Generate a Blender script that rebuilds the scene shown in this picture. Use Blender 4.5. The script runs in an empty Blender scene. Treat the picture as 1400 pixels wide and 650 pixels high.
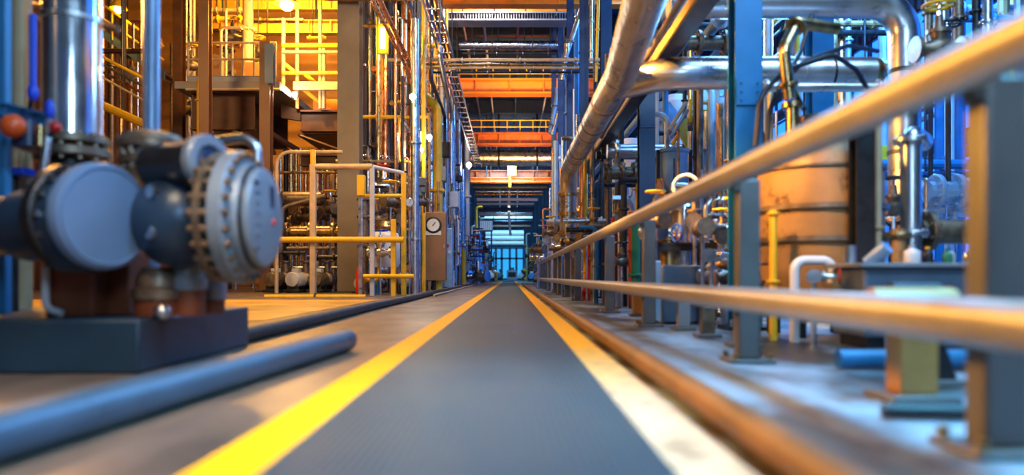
import bpy, math, random
from mathutils import Vector as V, Matrix
rnd = random.Random(7)
SC = bpy.context.scene
COL = SC.collection
PI = math.pi
F, H = 1000.0, 0.5


def P(u, v, Y):
    """world point seen at column u, row v of the photograph, Y metres down the hall"""
    return V(((u - 697) * Y / F, Y, H - (v - 378) * Y / F))


ORG = {}
ORD = ('first second third fourth fifth sixth seventh eighth ninth tenth eleventh twelfth thirteenth fourteenth '
       'fifteenth sixteenth seventeenth eighteenth nineteenth twentieth').split()
TENS = ['', '', 'twenty', 'thirty', 'forty', 'fifty']


def nth(i):
    if i < 20:
        return ORD[i]
    t, o = divmod(i + 1, 10)
    if o == 0:
        return TENS[t][:-1] + 'ieth'
    return TENS[t] + '-' + ORD[o - 1]


# ---------------------------------------------------------------- materials
def mat(name, col, metal=0.0, rough=0.5, var=0.12, vscale=6.0, bump=0.0, bscale=30.0, rvar=0.15,
        rust=None, rust_amt=0.0, rscale=5.0, stretch=None, coat=0.0, spec=0.5):
    m = bpy.data.materials.new(name)
    m.use_nodes = True
    nt = m.node_tree
    N, L = nt.nodes, nt.links
    b = N['Principled BSDF']
    b.inputs['Metallic'].default_value = metal
    b.inputs['Roughness'].default_value = rough
    b.inputs['Coat Weight'].default_value = coat
    b.inputs['Specular IOR Level'].default_value = spec
    tc = N.new('ShaderNodeTexCoord')
    src = tc.outputs['Object']
    if stretch:
        mp = N.new('ShaderNodeMapping')
        mp.inputs['Scale'].default_value = stretch
        L.new(src, mp.inputs['Vector'])
        src = mp.outputs['Vector']
    n = N.new('ShaderNodeTexNoise')
    n.inputs['Scale'].default_value = vscale
    n.inputs['Detail'].default_value = 5
    L.new(src, n.inputs['Vector'])
    cr = N.new('ShaderNodeValToRGB')
    cr.color_ramp.elements[0].position = 0.3
    cr.color_ramp.elements[1].position = 0.7
    cr.color_ramp.elements[0].color = (*[max(0, c * (1 - var)) for c in col], 1)
    cr.color_ramp.elements[1].color = (*[min(1, c * (1 + var)) for c in col], 1)
    L.new(n.outputs['Fac'], cr.inputs['Fac'])
    out = cr.outputs['Color']
    if rust:
        n2 = N.new('ShaderNodeTexNoise')
        n2.inputs['Scale'].default_value = rscale
        n2.inputs['Detail'].default_value = 8
        n2.inputs['Roughness'].default_value = 0.7
        L.new(src, n2.inputs['Vector'])
        r2 = N.new('ShaderNodeValToRGB')
        r2.color_ramp.elements[0].position = 0.68 - rust_amt
        r2.color_ramp.elements[1].position = 0.78 - rust_amt
        L.new(n2.outputs['Fac'], r2.inputs['Fac'])
        mx = N.new('ShaderNodeMix')
        mx.data_type = 'RGBA'
        L.new(r2.outputs['Color'], mx.inputs['Factor'])
        L.new(out, mx.inputs['A'])
        mx.inputs['B'].default_value = (*rust, 1)
        out = mx.outputs['Result']
    L.new(out, b.inputs['Base Color'])
    if rvar:
        mr = N.new('ShaderNodeMapRange')
        mr.inputs['To Min'].default_value = max(0.03, rough - rvar)
        mr.inputs['To Max'].default_value = min(1, rough + rvar)
        L.new(n.outputs['Fac'], mr.inputs['Value'])
        L.new(mr.outputs['Result'], b.inputs['Roughness'])
    if bump:
        n3 = N.new('ShaderNodeTexNoise')
        n3.inputs['Scale'].default_value = bscale
        n3.inputs['Detail'].default_value = 4
        L.new(src, n3.inputs['Vector'])
        bp = N.new('ShaderNodeBump')
        bp.inputs['Strength'].default_value = bump
        bp.inputs['Distance'].default_value = 0.02
        L.new(n3.outputs['Fac'], bp.inputs['Height'])
        L.new(bp.outputs['Normal'], b.inputs['Normal'])
    return m


def emit(name, col, strength):
    m = bpy.data.materials.new(name)
    m.use_nodes = True
    nt = m.node_tree
    for x in list(nt.nodes):
        nt.nodes.remove(x)
    e = nt.nodes.new('ShaderNodeEmission')
    e.inputs['Color'].default_value = (*col, 1)
    e.inputs['Strength'].default_value = strength
    o = nt.nodes.new('ShaderNodeOutputMaterial')
    nt.links.new(e.outputs[0], o.inputs['Surface'])
    return m


# ---------------------------------------------------------------- mesh builder
def frame(d):
    d = V(d).normalized()
    a = V((0, 0, 1)) if abs(d.z) < 0.9 else V((1, 0, 0))
    x = d.cross(a).normalized()
    return x, d.cross(x).normalized(), d


def fillet(pts, bend, n=6):
    pts = [V(p) for p in pts]
    if not bend or len(pts) < 3:
        return pts
    out = [pts[0]]
    for i in range(1, len(pts) - 1):
        a, p, c = pts[i - 1], pts[i], pts[i + 1]
        d1, d2 = (p - a), (c - p)
        l1, l2 = d1.length, d2.length
        d1.normalize(); d2.normalize()
        th = d1.angle(d2)
        if th < 0.02:
            out.append(p)
            continue
        t = min(bend * math.tan(th / 2), l1 * 0.49, l2 * 0.49)
        s, e = p - d1 * t, p + d2 * t
        w = math.cos(th / 2)
        for k in range(n + 1):
            q = k / n
            b0, b1, b2 = (1 - q) ** 2, 2 * q * (1 - q) * w, q * q
            out.append((s * b0 + p * b1 + e * b2) / (b0 + b1 + b2))
    out.append(pts[-1])
    return out


class MB:
    def __init__(self):
        self.v, self.f = [], []

    def add(self, vs, fs):
        o = len(self.v)
        self.v += [V(p) for p in vs]
        self.f += [tuple(o + i for i in f) for f in fs]
        return self

    def box(self, c, s, R=None):
        c = V(c)
        h = V(s) / 2
        vs = []
        for k in range(8):
            p = V((h.x if k & 1 else -h.x, h.y if k & 2 else -h.y, h.z if k & 4 else -h.z))
            if R is not None:
                p = R @ p
            vs.append(c + p)
        return self.add(vs, [(0, 2, 3, 1), (4, 5, 7, 6), (0, 1, 5, 4), (2, 6, 7, 3), (0, 4, 6, 2), (1, 3, 7, 5)])

    def box2(self, a, b):
        a, b = V(a), V(b)
        return self.box((a + b) / 2, [abs(b[i] - a[i]) for i in range(3)])

    def lathe(self, prof, o=(0, 0, 0), axis=(0, 0, 1), seg=20):
        o = V(o)
        x, y, d = frame(axis)
        vs, fs = [], []
        n = len(prof)
        for r, h in prof:
            for k in range(seg):
                a = 2 * PI * k / seg
                vs.append(o + d * h + x * (r * math.cos(a)) + y * (r * math.sin(a)))
        for i in range(n - 1):
            for k in range(seg):
                k2 = (k + 1) % seg
                fs.append((i * seg + k, i * seg + k2, (i + 1) * seg + k2, (i + 1) * seg + k))
        if prof[0][0] > 1e-6:
            fs.append(tuple(range(seg))[::-1])
        if prof[-1][0] > 1e-6:
            fs.append(tuple((n - 1) * seg + k for k in range(seg)))
        return self.add(vs, fs)

    def cyl(self, a, b, r, r2=None, seg=14):
        a, b = V(a), V(b)
        L = (b - a).length
        return self.lathe([(r, 0), (r if r2 is None else r2, L)], a, b - a, seg)

    def bevcyl(self, a, b, r, bev, seg=28):
        a, b = V(a), V(b)
        L = (b - a).length
        return self.lathe([(r - bev, 0), (r, bev), (r, L - bev), (r - bev, L)], a, b - a, seg)

    def sphere(self, c, r, seg=20, rings=12, sc=(1, 1, 1)):
        c = V(c)
        vs, fs = [c + V((0, 0, -r * sc[2]))], []
        for i in range(1, rings):
            ph = -PI / 2 + PI * i / rings
            for k in range(seg):
                a = 2 * PI * k / seg
                vs.append(c + V((r * math.cos(ph) * math.cos(a) * sc[0], r * math.cos(ph) * math.sin(a) * sc[1], r * math.sin(ph) * sc[2])))
        vs.append(c + V((0, 0, r * sc[2])))
        for k in range(seg):
            fs.append((0, 1 + (k + 1) % seg, 1 + k))
        for i in range(rings - 2):
            for k in range(seg):
                k2 = (k + 1) % seg
                a = 1 + i * seg
                fs.append((a + k, a + k2, a + seg + k2, a + seg + k))
        a = 1 + (rings - 2) * seg
        for k in range(seg):
            fs.append((a + k, a + (k + 1) % seg, len(vs) - 1))
        return self.add(vs, fs)

    def tube(self, pts, r, seg=10, bend=None, closed=False, n=6):
        pts = fillet(pts, bend, n)
        m = len(pts)
        dirs = []
        for i in range(m):
            if closed:
                d = pts[(i + 1) % m] - pts[i - 1]
            elif i == 0:
                d = pts[1] - pts[0]
            elif i == m - 1:
                d = pts[-1] - pts[-2]
            else:
                d = (pts[i + 1] - pts[i]).normalized() + (pts[i] - pts[i - 1]).normalized()
            dirs.append(d.normalized())
        x, y, d = frame(dirs[0])
        vs, fs = [], []
        for i in range(m):
            if i:
                q = dirs[i - 1].rotation_difference(dirs[i])
                x = q @ x
            d = dirs[i]
            x = (x - d * x.dot(d)).normalized()
            y = d.cross(x)
            s = 1.0
            for k in range(seg):
                a = 2 * PI * k / seg
                vs.append(pts[i] + x * (r * s * math.cos(a)) + y * (r * s * math.sin(a)))
        for i in range(m if closed else m - 1):
            j = (i + 1) % m
            for k in range(seg):
                k2 = (k + 1) % seg
                fs.append((i * seg + k, i * seg + k2, j * seg + k2, j * seg + k))
        if not closed:
            fs.append(tuple(range(seg))[::-1])
            fs.append(tuple((m - 1) * seg + k for k in range(seg)))
        return self.add(vs, fs)

    def torus(self, c, axis, R, r, seg=28, s2=8):
        c = V(c)
        x, y, d = frame(axis)
        vs, fs = [], []
        for i in range(seg):
            a = 2 * PI * i / seg
            e = x * math.cos(a) + y * math.sin(a)
            for k in range(s2):
                b = 2 * PI * k / s2
                vs.append(c + e * (R + r * math.cos(b)) + d * (r * math.sin(b)))
        for i in range(seg):
            j = (i + 1) % seg
            for k in range(s2):
                l = (k + 1) % s2
                fs.append((i * s2 + k, i * s2 + l, j * s2 + l, j * s2 + k))
        return self.add(vs, fs)

    def extrude(self, poly, o, ex, ey, ez, L):
        """2-D polygon (in ex, ey about o) pushed L along ez"""
        o, ex, ey, ez = V(o), V(ex), V(ey), V(ez)
        n = len(poly)
        vs = [o + ex * p[0] + ey * p[1] for p in poly] + [o + ex * p[0] + ey * p[1] + ez * L for p in poly]
        fs = [tuple(range(n))[::-1], tuple(n + i for i in range(n))]
        fs += [(i, (i + 1) % n, n + (i + 1) % n, n + i) for i in range(n)]
        return self.add(vs, fs)

    def hbeam(self, a, b, w, d, t=None, up=None):
        """I section from a to b: flange width w, depth d along up"""
        a, b = V(a), V(b)
        z = (b - a).normalized()
        if up is None:
            up = V((0, 0, 1)) if abs(z.z) < 0.9 else V((0, 1, 0))
        ey = (V(up) - z * z.dot(V(up))).normalized()
        ex = ey.cross(z)
        t = t or min(w, d) * 0.1
        w, d, s = w / 2, d / 2, t / 2
        poly = [(-w, -d), (w, -d), (w, -d + t), (s, -d + t), (s, d - t), (w, d - t), (w, d), (-w, d), (-w, d - t), (-s, d - t), (-s, -d + t), (-w, -d + t)]
        return self.extrude(poly, a, ex, ey, z, (b - a).length)

    def flange(self, c, axis, r, th, nb=8, br=None, seg=24):
        """disc with bolt heads, centred on c"""
        c = V(c)
        x, y, d = frame(axis)
        self.bevcyl(c - d * th / 2, c + d * th / 2, r, th * 0.15, seg)
        br = br or r * 0.09
        for k in range(nb):
            a = 2 * PI * (k + 0.5) / nb
            q = c + (x * math.cos(a) + y * math.sin(a)) * r * 0.82
            self.cyl(q - d * (th / 2 + br * 1.3), q + d * (th / 2 + br * 1.3), br, seg=6)
        return self

    def build(self, name, m, parent=None, label=None, bevel=0, sharp=35, keep_origin=None):
        me = bpy.data.meshes.new(name)
        if parent is not None:
            org = ORG[parent.name]
        elif keep_origin is not None:
            org = V(keep_origin)
        else:
            lo = [min(p[i] for p in self.v) for i in range(3)]
            hi = [max(p[i] for p in self.v) for i in range(3)]
            org = V(((lo[0] + hi[0]) / 2, (lo[1] + hi[1]) / 2, lo[2]))
        me.from_pydata([p - org for p in self.v], [], self.f)
        me.polygons.foreach_set('use_smooth', [True] * len(me.polygons))
        me.set_sharp_from_angle(angle=math.radians(sharp))
        me.materials.append(m)
        o = bpy.data.objects.new(name, me)
        COL.objects.link(o)
        if parent is not None:
            o.parent = parent
            ORG[o.name] = org
        else:
            o.location = org
            ORG[o.name] = org.copy()
        if label:
            o['label'] = label
        if bevel:
            bm = o.modifiers.new('Bevel', 'BEVEL')
            bm.width = bevel
            bm.segments = 2
            bm.limit_method = 'ANGLE'
            bm.angle_limit = math.radians(50)
        return o


def tag(o, label, cat, group=None):
    o['label'] = label
    o['category'] = cat
    o['kind'] = 'thing'
    if group:
        o['group'] = group
    return o


def thing(name, label, cat, loc=(0, 0, 0), group=None):
    o = bpy.data.objects.new(name, None)
    o.empty_display_size = 0.1
    COL.objects.link(o)
    o.location = V(loc)
    ORG[o.name] = V(loc)
    return tag(o, label, cat, group)


def struct(o):
    o['kind'] = 'structure'
    return o


def dup(root, loc, label, rotz=0.0, scale=1.0, group=None, rot=None, cat=None):
    def cp(o, par):
        c = o.copy()
        COL.objects.link(c)
        if par is not None:
            c.parent = par
        for ch in list(o.children):
            if not ch.name.startswith('stand_pipe'):
                cp(ch, c)
        return c
    c = cp(root, None)
    place(c, loc, label, rotz, scale, group, rot)
    return c


def place(c, loc, label, rotz=0.0, scale=1.0, group=None, rot=None):
    c.location = V(loc)
    c.rotation_euler = rot or (0, 0, rotz)
    c.scale = (scale,) * 3
    c['label'] = label
    if group:
        c['group'] = group
    return c


class Kind:
    """first call moves the built thing, later calls copy it"""
    def __init__(self, root):
        self.root, self.used = root, False

    def __call__(self, loc, label, **k):
        if not self.used:
            self.used = True
            return place(self.root, loc, label, **k)
        return dup(self.root, loc, label, **k)


def along(pts, t):
    pts = [V(p) for p in pts]
    L = [(pts[i + 1] - pts[i]).length for i in range(len(pts) - 1)]
    d = t * sum(L)
    for i, l in enumerate(L):
        if d <= l or i == len(L) - 1:
            return pts[i] + (pts[i + 1] - pts[i]) * (d / l), (pts[i + 1] - pts[i]).normalized()
        d -= l


def pipe(name, label, cat, pts, r, m, bend=None, seg=10, flanges=(), fm=None, straps=(), sm=None, group=None, hang=()):
    """a pipe run; with flanges / straps it becomes a thing with parts"""
    pts = [V(p) for p in pts]
    bend = bend if bend is not None else r * 3
    mb = MB().tube(pts, r, seg, bend)
    if not flanges and not straps and not hang:
        return tag(mb.build(name, m), label, cat, group)
    lo = min(pts, key=lambda p: p.z)
    t = thing(name, label, cat, lo, group)
    mb.build('pipe_run', m, t)
    for q in flanges:
        c, d = along(pts, q)
        MB().flange(c, d, r * 1.75, r * 0.5, 8, seg=16).build('flange', fm or m, t)
    for q in hang:
        c, d = along(pts, q)
        MB().cyl(c + V((0, 0, r)), (c.x, c.y, 13.98), max(.02, r * .25), seg=8).build('hanger', M['dark'], t)
    for q in straps:
        c, d = along(pts, q)
        MB().cyl(c - d * r * .16, c + d * r * .16, r * 1.06, seg=max(16, seg)).build('strap', sm or m, t)
    return t


# ---------------------------------------------------------------- palette
M = {}
M['galv'] = mat('galvanised', (.55, .57, .60), 1, .32, .2, 8)
M['steel'] = mat('bright_steel', (.72, .73, .75), 1, .2, .12, 5)
M['foil'] = mat('aluminium_jacket', (.62, .60, .58), 1, .3, .2, 4, bump=.6, bscale=9)
M['jacket'] = mat('smooth_jacket', (.60, .61, .63), 1, .3, .12, 4, bump=.08, bscale=6)
M['dark'] = mat('dark_steel', (.035, .036, .04), .6, .42, .3, 8)
M['black'] = mat('black_rubber', (.012, .012, .013), 0, .5, .2, 8)
M['brown'] = mat('brown_steel', (.085, .032, .015), .25, .5, .3, 3)
M['copper'] = mat('copper_pipe', (.75, .33, .14), 1, .3, .25, 6)
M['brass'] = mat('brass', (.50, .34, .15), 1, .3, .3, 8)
M['orange'] = mat('orange_paint', (.85, .24, .012), 0, .4, .15, 2)
M['rustor'] = mat('red_oxide', (.42, .10, .02), 0, .5, .3, 3)
M['yellow'] = mat('yellow_paint', (.85, .48, .02), 0, .38, .12, 5)
M['paleyel'] = mat('cream_paint', (.58, .42, .24), .1, .42, .15, 5)
M['blue'] = mat('blue_paint', (.025, .17, .36), 0, .38, .15, 4)
M['navy'] = mat('navy_paint', (.018, .04, .10), .1, .38, .2, 4)
M['teal'] = mat('teal_paint', (.015, .22, .50), 0, .4, .12, 4)
M['vblue'] = mat('vivid_blue', (.01, .06, .6), 0, .35, .1, 5)
M['grey'] = mat('grey_paint', (.30, .30, .31), .1, .45, .12, 5)
M['lgrey'] = mat('light_grey_paint', (.52, .53, .55), 0, .45, .1, 5)
M['slate'] = mat('slate_paint', (.10, .14, .19), 0, .4, .2, 3)
M['white'] = mat('white_paint', (.78, .78, .77), 0, .4, .06, 5)
M['red'] = mat('red_paint', (.62, .025, .015), 0, .35, .15, 5)
M['redor'] = mat('orange_red', (.85, .10, .015), 0, .35, .1, 5)
M['green'] = mat('green_paint', (.02, .20, .10), 0, .4, .15, 5)
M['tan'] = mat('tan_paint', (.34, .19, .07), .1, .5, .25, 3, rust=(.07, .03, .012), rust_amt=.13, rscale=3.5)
M['panel'] = mat('brown_panel', (.30, .15, .07), 0, .45, .12, 2)
M['paleblue'] = mat('pale_blue', (.34, .50, .66), .2, .35, .2, 3)
M['cast'] = mat('cast_bronze', (.22, .16, .11), .7, .42, .35, 12)
M['rubber'] = mat('grey_hose', (.16, .17, .18), 0, .5, .2, 6)
M['rail'] = mat('handrail_paint', (.40, .37, .34), .45, .34, .1, 4, rvar=.08)
# ================================================================ the hall
def floor_material():
    m = bpy.data.materials.new('concrete_floor')
    m.use_nodes = True
    nt = m.node_tree
    N, L = nt.nodes, nt.links
    b = N['Principled BSDF']
    tc = N.new('ShaderNodeTexCoord')
    sp = N.new('ShaderNodeSeparateXYZ')
    L.new(tc.outputs['Object'], sp.inputs[0])
    n = N.new('ShaderNodeTexNoise'); n.inputs['Scale'].default_value = 1.3; n.inputs['Detail'].default_value = 8
    n.inputs['Roughness'].default_value = .62
    mp = N.new('ShaderNodeMapping'); mp.inputs['Scale'].default_value = (1, .55, 1)
    L.new(tc.outputs['Object'], mp.inputs[0]); L.new(mp.outputs[0], n.inputs['Vector'])
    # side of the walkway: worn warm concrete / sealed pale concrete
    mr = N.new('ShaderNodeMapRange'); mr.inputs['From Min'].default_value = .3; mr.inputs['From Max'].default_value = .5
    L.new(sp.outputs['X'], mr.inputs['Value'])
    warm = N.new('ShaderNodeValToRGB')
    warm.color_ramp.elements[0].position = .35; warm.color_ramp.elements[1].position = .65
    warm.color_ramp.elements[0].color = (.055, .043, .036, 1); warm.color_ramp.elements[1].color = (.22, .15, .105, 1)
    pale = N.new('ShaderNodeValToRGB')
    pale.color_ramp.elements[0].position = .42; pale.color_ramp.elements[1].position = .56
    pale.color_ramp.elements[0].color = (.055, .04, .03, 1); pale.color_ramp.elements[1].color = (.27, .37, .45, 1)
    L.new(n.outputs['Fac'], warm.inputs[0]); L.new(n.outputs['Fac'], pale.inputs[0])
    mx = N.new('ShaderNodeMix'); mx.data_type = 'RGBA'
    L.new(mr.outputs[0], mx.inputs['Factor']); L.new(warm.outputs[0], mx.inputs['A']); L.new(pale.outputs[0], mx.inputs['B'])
    L.new(mx.outputs['Result'], b.inputs['Base Color'])
    r = N.new('ShaderNodeMapRange'); r.inputs['To Min'].default_value = .55; r.inputs['To Max'].default_value = .2
    L.new(n.outputs['Fac'], r.inputs['Value']); L.new(r.outputs[0], b.inputs['Roughness'])
    return m


def mat_material():
    m = bpy.data.materials.new('ribbed_rubber_mat')
    m.use_nodes = True
    nt = m.node_tree
    N, L = nt.nodes, nt.links
    b = N['Principled BSDF']
    tc = N.new('ShaderNodeTexCoord')
    sp = N.new('ShaderNodeSeparateXYZ'); L.new(tc.outputs['Object'], sp.inputs[0])
    hs = []
    for ax, fr in (('Y', 2 * PI / .022), ('X', 2 * PI / .024)):
        mu = N.new('ShaderNodeMath'); mu.operation = 'MULTIPLY'; mu.inputs[1].default_value = fr
        L.new(sp.outputs[ax], mu.inputs[0])
        si = N.new('ShaderNodeMath'); si.operation = 'SINE'; L.new(mu.outputs[0], si.inputs[0])
        hs.append(si)
    ad = N.new('ShaderNodeMath'); ad.operation = 'MULTIPLY_ADD'; ad.inputs[1].default_value = .5
    L.new(hs[1].outputs[0], ad.inputs[0]); L.new(hs[0].outputs[0], ad.inputs[2])
    bp = N.new('ShaderNodeBump'); bp.inputs['Strength'].default_value = 1.0; bp.inputs['Distance'].default_value = .006
    L.new(ad.outputs[0], bp.inputs['Height']); L.new(bp.outputs[0], b.inputs['Normal'])
    n = N.new('ShaderNodeTexNoise'); n.inputs['Scale'].default_value = 1.2; n.inputs['Detail'].default_value = 6
    mp = N.new('ShaderNodeMapping'); mp.inputs['Scale'].default_value = (.7, 1, 1)
    L.new(tc.outputs['Object'], mp.inputs[0]); L.new(mp.outputs[0], n.inputs['Vector'])
    cr = N.new('ShaderNodeValToRGB')
    cr.color_ramp.elements[0].position = .35; cr.color_ramp.elements[1].position = .68
    cr.color_ramp.elements[0].color = (.006, .050, .085, 1); cr.color_ramp.elements[1].color = (.036, .070, .088, 1)
    L.new(n.outputs['Fac'], cr.inputs[0]); L.new(cr.outputs[0], b.inputs['Base Color'])
    b.inputs['Roughness'].default_value = .36
    return m


def stripe_material(name, worn):
    """yellow floor tape; worn: the near stretch has lost most of its colour"""
    m = bpy.data.materials.new(name)
    m.use_nodes = True
    nt = m.node_tree
    N, L = nt.nodes, nt.links
    b = N['Principled BSDF']
    tc = N.new('ShaderNodeTexCoord')
    sp = N.new('ShaderNodeSeparateXYZ'); L.new(tc.outputs['Object'], sp.inputs[0])
    n = N.new('ShaderNodeTexNoise'); n.inputs['Scale'].default_value = 7; n.inputs['Detail'].default_value = 6
    L.new(tc.outputs['Object'], n.inputs['Vector'])
    cr = N.new('ShaderNodeValToRGB')
    cr.color_ramp.elements[0].color = (.95, .41, .002, 1); cr.color_ramp.elements[1].color = (1.0, .49, .004, 1)
    L.new(n.outputs['Fac'], cr.inputs[0])
    out = cr.outputs[0]
    if worn:
        ad = N.new('ShaderNodeMath'); ad.operation = 'MULTIPLY_ADD'; ad.inputs[1].default_value = 2.2
        L.new(n.outputs['Fac'], ad.inputs[0]); L.new(sp.outputs['Y'], ad.inputs[2])
        mr = N.new('ShaderNodeMapRange'); mr.inputs['From Min'].default_value = 4.0; mr.inputs['From Max'].default_value = 6.6
        L.new(ad.outputs[0], mr.inputs['Value'])
        c2 = N.new('ShaderNodeValToRGB')
        c2.color_ramp.elements[0].position = .36; c2.color_ramp.elements[1].position = .5
        c2.color_ramp.elements[0].color = (.36, .23, .13, 1); c2.color_ramp.elements[1].color = (.58, .40, .24, 1)
        L.new(n.outputs['Fac'], c2.inputs[0])
        mx = N.new('ShaderNodeMix'); mx.data_type = 'RGBA'
        L.new(mr.outputs[0], mx.inputs['Factor']); L.new(c2.outputs[0], mx.inputs['A']); L.new(out, mx.inputs['B'])
        out = mx.outputs['Result']
    L.new(out, b.inputs['Base Color'])
    b.inputs['Roughness'].default_value = .6
    b.inputs['Specular IOR Level'].default_value = .2
    return m


def cladding(name, c1, c2, pitch, axis, rough=.5):
    m = bpy.data.materials.new(name)
    m.use_nodes = True
    nt = m.node_tree
    N, L = nt.nodes, nt.links
    b = N['Principled BSDF']
    tc = N.new('ShaderNodeTexCoord')
    sp = N.new('ShaderNodeSeparateXYZ'); L.new(tc.outputs['Object'], sp.inputs[0])
    mu = N.new('ShaderNodeMath'); mu.operation = 'MULTIPLY'; mu.inputs[1].default_value = 2 * PI / pitch
    L.new(sp.outputs[axis], mu.inputs[0])
    si = N.new('ShaderNodeMath'); si.operation = 'SINE'; L.new(mu.outputs[0], si.inputs[0])
    bp = N.new('ShaderNodeBump'); bp.inputs['Strength'].default_value = .9; bp.inputs['Distance'].default_value = .06
    L.new(si.outputs[0], bp.inputs['Height']); L.new(bp.outputs[0], b.inputs['Normal'])
    n = N.new('ShaderNodeTexNoise'); n.inputs['Scale'].default_value = .5; n.inputs['Detail'].default_value = 7
    L.new(tc.outputs['Object'], n.inputs['Vector'])
    cr = N.new('ShaderNodeValToRGB')
    cr.color_ramp.elements[0].position = .35; cr.color_ramp.elements[1].position = .65
    cr.color_ramp.elements[0].color = (*c1, 1); cr.color_ramp.elements[1].color = (*c2, 1)
    L.new(n.outputs['Fac'], cr.inputs[0]); L.new(cr.outputs[0], b.inputs['Base Color'])
    b.inputs['Roughness'].default_value = rough
    return m


XL, XR, YB, ZC = -18.0, 14.0, 100.0, 14.0
O0 = (0, 0, 0)
struct(MB().box2((XL, -4, -.3), (XR, YB, 0)).build('floor', floor_material(), keep_origin=O0))
struct(MB().box2((XL - .3, -4, -.3), (XL, YB, ZC)).build('wall_left', cladding('brown_cladding', (.07, .03, .015), (.17, .075, .03), .6, 'Y'), keep_origin=O0))
struct(MB().box2((XL, 34.5, 0), (-6.4, 34.8, ZC)).build('wall_bay', cladding('amber_cladding', (.30, .13, .03), (.48, .22, .05), .8, 'Z'), keep_origin=O0))  # added wall; its amber colour stands in for warm haze
struct(MB().box2((XL - .3, YB, -.3), (XR + .3, YB + .3, ZC)).build('wall_back', cladding('navy_cladding', (.02, .05, .11), (.05, .11, .2), .5, 'X'), keep_origin=O0))
struct(MB().box2((XL - .3, -4, ZC), (XR + .3, YB + .3, ZC + .3)).build('ceiling', cladding('roof_sheeting', (.025, .05, .10), (.05, .09, .17), 1.2, 'Y'), keep_origin=O0))

# wall_right: piers and spandrels round real openings, glowing blue panes in them stand in for blue-lit steel
wr = MB()
wr.box2((XR, -4, -.3), (XR + .3, YB, 1.0))
wr.box2((XR, -4, 4.2), (XR + .3, YB, 5.0))
wr.box2((XR, -4, 9.6), (XR + .3, YB, ZC))
bays = [(6 + 7 * k, 12 + 7 * k) for k in range(9)]
edges = [-4] + [e for b_ in bays for e in b_] + [YB]
for k in range(0, len(edges), 2):
    wr.box2((XR, edges[k], 1.0), (XR + .3, edges[k + 1], 4.2))
    wr.box2((XR, edges[k], 5.0), (XR + .3, edges[k + 1], 9.6))
struct(wr.build('wall_right', cladding('blue_cladding', (.02, .09, .20), (.05, .17, .33), .5, 'Y'), keep_origin=O0))
M['day_blue'] = emit('daylight_glazing', (.02, .20, 1.0), 2.2)  # blue light put into glowing panes, added as a source
M['day_cyan'] = emit('bright_glazing', (.03, .36, .85), 1.1)
wn = 0
for (a, b_) in bays:
    for (z0, z1) in ((1.0, 4.2), (5.0, 9.6)):
        wn += 1
        fr = MB()
        for q in range(5):
            y = a + (b_ - a) * q / 4
            fr.box2((XR - .04, y - .05, z0), (XR + .1, y + .05, z1))
        for q in range(5):
            z = z0 + (z1 - z0) * q / 4
            fr.box2((XR - .03, a, z - .04), (XR + .09, b_, z + .04))
        o = struct(fr.build('window_%d' % wn, M['navy']))
        g = MB().box2((XR + .12, a, z0), (XR + .16, b_, z1)).build('pane', M['day_blue'] if z0 < 3 else M['day_blue'], o)

# ---------------------------------------------------------------- walkway
tag(MB().box2((-.62, -1.5, .001), (.41, 72, .014)).build('walkway_mat', mat_material(), keep_origin=O0),
    'blue-grey ribbed rubber mat running down the middle of the walkway', 'floor mat')
tag(MB().box2((-.815, -1.5, .001), (-.625, 72, .008)).build('floor_stripe', stripe_material('yellow_line', 0), keep_origin=O0),
    'bright yellow floor line along the mat on the floor-pipe side', 'floor line')
tag(MB().box2((.415, -1.5, .001), (.61, 72, .008)).build('floor_stripe', stripe_material('worn_yellow_line', 1), keep_origin=O0),
    'yellow floor line worn to pale peach, on the handrail side of the mat', 'floor line')
struct(MB().box2((-13, 8.2, .001), (-2.75, 15.5, .006)).build('trim_1', mat('ochre_floor_paint', (.72, .36, .05), 0, .35, .25, 1.2), keep_origin=O0))  # ochre floor area, with the warm light on it put into its colour

# kerb pipe on the handrail side
pts = [(.70, -1.5, .055), (.70, 6, .055), (.71, 12, .055), (.70, 40, .055)]
pipe('kerb_pipe', 'brown painted kerb pipe on the floor beside the worn stripe', 'pipe', pts, .055, mat('kerb_brown', (.16, .075, .025), .1, .55, .35, 4), seg=20)

# grey pipe lying on the floor beside the yellow line, round end
t = thing('floor_pipe', 'long slate-blue pipe lying on the concrete beside the yellow line', 'pipe', (-1.2, 3.2, 0))
M['fpipe'] = mat('slate_pipe', (.055, .11, .175), .35, .32, .15, 6, bump=.12, bscale=120)
a, b_ = V((-1.52, .2, .075)), V((-1.09, 4.85, .075))
MB().tube([a, b_], .072, 28).build('pipe_run', M['fpipe'], t)
d = (b_ - a).normalized()
MB().lathe([(.074, 0), (.074, .05), (.066, .075), (.045, .09), (0, .094)], b_ - d * .03, d, 28).build('end_cap', M['fpipe'], t)

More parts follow.
